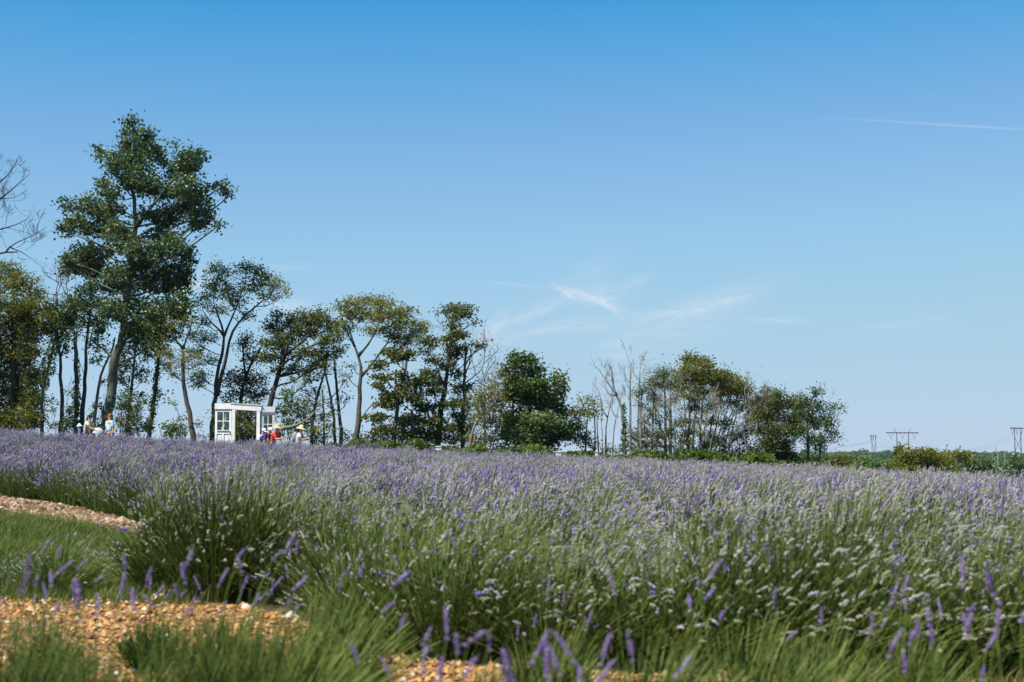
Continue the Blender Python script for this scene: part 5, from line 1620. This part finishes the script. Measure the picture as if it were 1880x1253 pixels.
def person(px, Y, H, yaw, lean, label, shirt, pants, hat=None, hair='hair_dark', crouch=0.0, hands=((.35, .1, -.30), (.35, -.1, -.30)), head_tilt=.0, long_hair=False, pack=False, bag=None, dz=0.0, head_yaw=0.0):
    """yaw: facing direction measured from +X towards +Y; lean: forward bend of the torso"""
    x = (px - 940) / F * Y
    root = empty('person', (x, Y, gz(x, Y) + dz), yaw)
    h = H / 1.7
    f = np.array([1.0, 0, 0]); sd = np.array([0, 1.0, 0]); up = np.array([0, 0, 1.0])
    hip = np.array([-.16 * math.sin(lean) * h, 0, (.90 - .45 * crouch) * h])
    td = f * math.sin(lean) + up * math.cos(lean)
    waist = hip + td * .16 * h
    chest = hip + td * .36 * h
    neck = hip + td * .54 * h
    hd = f * math.sin(lean * .45 + head_tilt) + up * math.cos(lean * .45 + head_tilt)
    skull = neck + hd * .10 * h
    head = neck + hd * .18 * h
    crown = neck + hd * .27 * h
    pts = [hip, waist, chest, neck, skull, head, crown]
    rad = [(.135 * h, .105 * h), (.12 * h, .095 * h), (.15 * h, .105 * h), .055 * h, .072 * h, .092 * h, .070 * h]
    edges = [(0, 1), (1, 2), (2, 3), (3, 4), (4, 5), (5, 6)]
    hands_w = []
    arm_idx = []
    for s, hv in zip((1, -1), hands):
        sh = chest + td * .12 * h + sd * s * .18 * h
        hw = sh + (f * hv[0] + sd * hv[1] * 1.0 + up * hv[2]) * h
        ln = np.linalg.norm(hw - sh)
        if ln > .54 * h:
            hw = sh + (hw - sh) * (.54 * h / ln); ln = .54 * h
        bend = math.sqrt(max(.0004, (.285 * h) ** 2 - (ln / 2) ** 2))
        el = (sh + hw) / 2 + (-up * .8 - f * .4 + sd * s * .25) / 1.0 * bend * .9
        i = len(pts)
        pts += [sh, el, hw]; rad += [.060 * h, .042 * h, .030 * h]
        edges += [(2, i), (i, i + 1), (i + 1, i + 2)]
        hands_w.append((el, hw, s)); arm_idx.append((sh, el, hw))
    legs = []
    for s in (1, -1):
        hj = hip + sd * s * .09 * h - up * .06 * h
        an = np.array([.02 * s, s * .11 * h, .07 * h])
        L = np.linalg.norm(hj - an)
        kn = (hj + an) / 2 + f * math.sqrt(max(.0009, (.43 * h) ** 2 - (L / 2) ** 2))
        toe = an + f * .17 * h - up * .04 * h
        i = len(pts)
        pts += [hj, kn, an, toe]; rad += [.085 * h, .056 * h, .038 * h, (.04 * h, .028 * h)]
        edges += [(0, i), (i, i + 1), (i + 1, i + 2), (i + 2, i + 3)]
        legs.append((hj, kn, an))
    v, fc = skin_mesh(pts, edges, rad, 2)
    body = MB(); add_vf(body, v, fc)
    hq = Matrix.Rotation(head_yaw, 4, 'Z')
    fh = np.array(tuple(hq @ Vector(tuple(f * math.cos(head_tilt + lean * .45) - up * math.sin(head_tilt + lean * .45)))))
    side_h = np.cross(hd, fh)
    # nose and ears
    nz = head + fh * .105 * h - hd * .015 * h
    body.tube([head + fh * .07 * h + hd * .02 * h, nz, head + fh * .08 * h - hd * .03 * h], [.008 * h, .016 * h, .008 * h], 6)
    for s in (1, -1):
        e = head + side_h * s * .088 * h
        body.tube([e - hd * .03 * h, e + side_h * s * .012 * h, e + hd * .028 * h], [.008 * h, .016 * h, .010 * h], 6)
    # hands: palm and five fingers
    for (el, hw, s) in hands_w:
        d = hw - el; d /= np.linalg.norm(d)
        lat = np.cross(d, up); lat /= np.linalg.norm(lat) + 1e-6
        dn = np.cross(lat, d)
        body.tube([hw - d * .01, hw + d * .045 * h, hw + d * .085 * h], [.026 * h, .036 * h, .030 * h], 8)
        for k, L in enumerate((.060, .072, .068, .052)):
            o_ = hw + d * .075 * h + lat * (k - 1.5) * .018 * h
            body.tube([o_, o_ + d * L * .5 * h - dn * .008, o_ + d * L * .85 * h - dn * .035 * h], [.010 * h, .009 * h, .007 * h], 5)
        t0 = hw + d * .025 * h - lat * .03 * h * s
        body.tube([t0, t0 + (d * .5 - lat * s * .8) * .035 * h, t0 + (d - lat * s * .6) * .055 * h], [.012 * h, .010 * h, .008 * h], 5)
    bo = body.build('body', M['skin'], root, True)
    for s in (1, -1):
        ey = MB(); c_ = head + fh * .085 * h + side_h * s * .032 * h + hd * .012 * h
        ellipsoid(ey, Vector(c_), (.012 * h,) * 3, 8, 5)
        ey.build('eye', M['hair_dark'], root, True)
    mo = MB().tube([head + fh * .088 * h - hd * .050 * h - side_h * .022 * h, head + fh * .094 * h - hd * .052 * h, head + fh * .088 * h - hd * .050 * h + side_h * .022 * h], .006 * h, 5)
    mo.build('mouth', principled('lips', (.30, .10, .09), .6, .3), root)
    # shirt with sleeves
    sp = [waist - td * .10 * h, waist, chest, chest + td * .13 * h]; sr = [(.165 * h, .135 * h), (.150 * h, .125 * h), (.178 * h, .135 * h), (.10 * h, .085 * h)]
    se = [(0, 1), (1, 2), (2, 3)]
    for (sh, el, hw) in arm_idx:
        i = len(sp)
        sp += [sh, sh + (el - sh) * .72]; sr += [.082 * h, .074 * h]; se += [(2, i), (i, i + 1)]
    v, fc = skin_mesh(sp, se, sr, 2)
    mb = MB(); add_vf(mb, v, fc)
    so = mb.build('shirt', M[shirt], root, True)
    # trousers
    tp = [hip + td * .04 * h]; tr_ = [(.155 * h, .125 * h)]; te = []
    for (hj, kn, an) in legs:
        i = len(tp)
        tp += [hj, kn, an + up * .03 * h]; tr_ += [.105 * h, .075 * h, .060 * h]; te += [(0, i), (i, i + 1), (i + 1, i + 2)]
    v, fc = skin_mesh(tp, te, tr_, 2)
    mb = MB(); add_vf(mb, v, fc)
    mb.build('trousers', M[pants], root, True)
    for (hj, kn, an) in legs:
        sh_ = MB(); ellipsoid(sh_, Vector(an + f * .07 * h - up * .03 * h), (.13 * h, .052 * h, .045 * h), 10, 6)
        sh_.build('shoe', M['dark_cloth'], root, True)
    # hair
    q = Vector(hd).rotation_difference(Vector((0, 0, 1))).inverted().to_matrix().to_4x4()
    hm = MB()
    ellipsoid(hm, Vector(head + hd * .022 * h - fh * .018 * h), (.104 * h, .100 * h, .110 * h), 14, 9, q, -.25)
    if long_hair:
        b0 = head - fh * .08 * h
        hm.tube([b0, b0 - fh * .03 * h - up * .10 * h, b0 - fh * .02 * h - up * .20 * h, b0 - up * .27 * h], [.07 * h, .065 * h, .05 * h, .02 * h], 8)
    hr = hm.build('hair', M[hair], root, True)
    if hat:
        mt, kind = hat
        hb = MB()
        mm = Matrix.Translation(Vector(head + hd * .055 * h)) @ q
        if kind == 'brim':
            hb.lathe([(.001, .125), (.06, .120), (.095, .085), (.112, .03), (.122, .0), (.165, -.022), (.215, -.045), (.225, -.055), (.215, -.058), (.16, -.035), (.115, -.012)], 20, m=mm @ Matrix.Scale(h, 4))
        else:
            hb.lathe([(.001, .085), (.05, .078), (.09, .045), (.110, .0), (.114, -.03), (.108, -.034)], 18, m=mm @ Matrix.Scale(h, 4))
            c_ = Vector(head + hd * .03 * h)
            fv = Vector(fh)
            sv = Vector(side_h)
            n_ = 7
            v_ = []
            for k in range(n_):
                a = -1.05 + 2.1 * k / (n_ - 1)
                v_.append(tuple(c_ + (fv * math.cos(a) * .105 + sv * math.sin(a) * .105) * h))
            for k in range(n_):
                a = -1.05 + 2.1 * k / (n_ - 1)
                v_.append(tuple(c_ + (fv * (math.cos(a) * .10 + .085) + sv * math.sin(a) * .095) * h - Vector(hd) * .012))
            hb.add(v_, [[k, k + 1, n_ + k + 1, n_ + k] for k in range(n_ - 1)])
        hb.build('hat', M[mt], root, True)
    if pack:
        c_ = chest - f * .20 * h
        pk = MB()
        ellipsoid(pk, Vector(c_), (.13 * h, .15 * h, .24 * h), 12, 8, Matrix.Rotation(lean, 4, 'Y'))
        po = pk.build('backpack', M['pack'], root, True)
        for s in (1, -1):
            MB().tube([chest + sd * s * .12 * h - f * .1 * h + td * .12 * h, chest + sd * s * .12 * h + td * .16 * h + f * .06 * h, chest + sd * s * .12 * h + f * .15 * h, waist + sd * s * .12 * h + f * .08 * h], .016 * h, 5).build('strap', M['dark_cloth'], po)
    tag(root, label, 'person')
    root['pose'] = 'standing' if crouch < .1 else 'bending'
    return root, dict(head=head, chest=chest, hands=[hw for _, hw, _ in hands_w], td=td, f=f, h=h)


PY = 56.4
person(160, PY, 1.52, R(-12), R(20), 'person in dark cap and cream shirt leaning over a stroller at the left', 'cream_cloth', 'dark_cloth', ('dark_cloth', 'cap'), long_hair=True, hands=((.42, -.06, -.34), (.42, .06, -.34)), dz=-.08)
person(149, PY - .7, .98, R(200), R(8), 'small child in white sun hat and blue shirt beside the person in cream', 'mid_blue', 'dark_cloth', ('white_cloth', 'brim'), hands=((.15, 0, -.4), (.15, 0, -.4)), dz=.05)
person(203, PY, 1.58, R(232), R(2), 'person with red brown hair in pale blue shirt standing before the poplar', 'blue_tee', 'dark_cloth', None, 'hair_red', hands=((.05, .04, -.52), (.08, -.04, -.5)), head_yaw=R(-45), dz=-.08)
r_, d_ = person(482, PY, 1.55, R(-20), R(58), 'person in navy shirt and white cap bending down at the right door of the gate', 'navy', 'pale_denim', ('white_cloth', 'cap'), hands=((.10, .0, -.5), (.0, .0, -.52)), crouch=.25, dz=.0)
pr = MB()
pr.box((0, 0, 0), (.012, .16, .10))
po = pr.build('shirt_print', M['white_cloth'], r_)
po.location = tuple(d_['chest'] - np.array([0, .15, 0]) * 1.0)
po.rotation_euler = (0, R(-30), R(90))
person(478, PY + .5, 1.45, R(-40), R(40), 'person in white hat and white top half hidden behind the person in navy', 'white_cloth', 'pale_denim', ('white_cloth', 'cap'), crouch=.42, hands=((.2, 0, -.45), (.2, 0, -.45)))
person(503, PY - .3, 1.62, R(-25), R(26), 'person in red patterned shirt and straw hat bending over the lavender', 'red_dots', 'dark_cloth', ('straw', 'brim'), crouch=.58, hands=((.30, -.10, -.30), (.36, .06, -.22)), long_hair=False, dz=.0)
r_, d_ = person(549, PY - .2, 1.55, R(-8), R(10), 'person in white shirt, straw hat and backpack looking at a phone', 'white_cloth', 'pale_denim', ('straw_pale', 'brim'), crouch=.52, hands=((.36, -.10, -.22), (.38, .08, -.20)), long_hair=True, pack=True, head_tilt=.15)
ph = MB().box((0, 0, 0), (.012, .085, .16))
pho = ph.build('phone', M['dark_cloth'])
loc = r_.matrix_basis @ Vector(tuple(d_['hands'][1] + np.array([.11, -.06, .05])))
pho.location = loc
pho.rotation_euler = (0, R(-25), R(-8))
tag(pho, 'dark phone held by the person with the backpack', 'phone')

# stroller pushed by the person in cream
sx = (179 - 940) / F * PY
st = empty('stroller', (sx, PY - .05, gz(sx, PY)))
hood = MB()
prof = []
mm = Matrix.Translation((.06, 0, .74)) @ Matrix.Rotation(R(20), 4, 'Y')
ellipsoid(hood, Vector((.07, 0, .70)), (.24, .22, .26), 16, 10, Matrix.Rotation(R(15), 4, 'Y'), -.15)
hood.build('hood', M['grey_cloth'], st, True)
seat = MB().tube([(-.22, 0, .42), (-.05, 0, .36), (.16, 0, .42), (.24, 0, .66)], [.12, .17, .17, .14], 10)
seat.build('seat', M['dark_cloth'], st, True)
for s in (-1, 1):
    MB().tube([(-.36, s * .2, .93), (-.26, s * .2, .78), (.0, s * .2, .45), (.26, s * .2, .12)], .014, 6).build('frame', M['iron'], st)
    for xx, rr in ((-.24, .11), (.30, .10)):
        w = MB().lathe([(rr - .03, -.02), (rr, -.018), (rr, .018), (rr - .03, .02), (rr - .03, -.02)], 16, m=Matrix.Translation((xx, s * .24, rr)) @ Matrix.Rotation(R(90), 4, 'X'))
        w.tube([(xx, s * .24 - .015, rr), (xx, s * .24 + .015, rr)], .025, 8)
        for a in range(5):
            an = a / 5 * 6.283
            w.tube([(xx, s * .24, rr), (xx + math.cos(an) * (rr - .02), s * .24, rr + math.sin(an) * (rr - .02))], .006, 4)
        w.build('wheel', M['iron'], st)
MB().tube([(-.36, -.21, .93), (-.36, .21, .93)], .018, 6).build('handle', M['iron'], st)
MB().tube([(-.24, -.24, .11), (-.24, .24, .11)], .012, 6).build('axle', M['iron'], st)
MB().tube([(-.24, -.2, .11), (.0, -.2, .45)], .012, 6).build('frame', M['iron'], st)
tag(st, 'grey hooded stroller between the person in cream and the person in pale blue', 'stroller')

# ------------------------------------------------------------------ thin summer haze
hz_m = bpy.data.materials.new('haze_air')
hz_m.use_nodes = True
t = NT(hz_m.node_tree)
t.n.remove(t.n['Principled BSDF'])
pv = t.new('ShaderNodeVolumePrincipled')
pv.inputs['Color'].default_value = (.80, .92, 1.0, 1)
pv.inputs['Density'].default_value = 0.00007
pv.inputs['Anisotropy'].default_value = .2
t.l.new(pv.outputs[0], t.n['Material Output'].inputs['Volume'])
hb = MB().box((0, 1500, 15), (5400, 3800, 80))
tag(hb.build('haze', hz_m), 'thin pale summer haze over the distant hills', 'haze', kind='stuff')
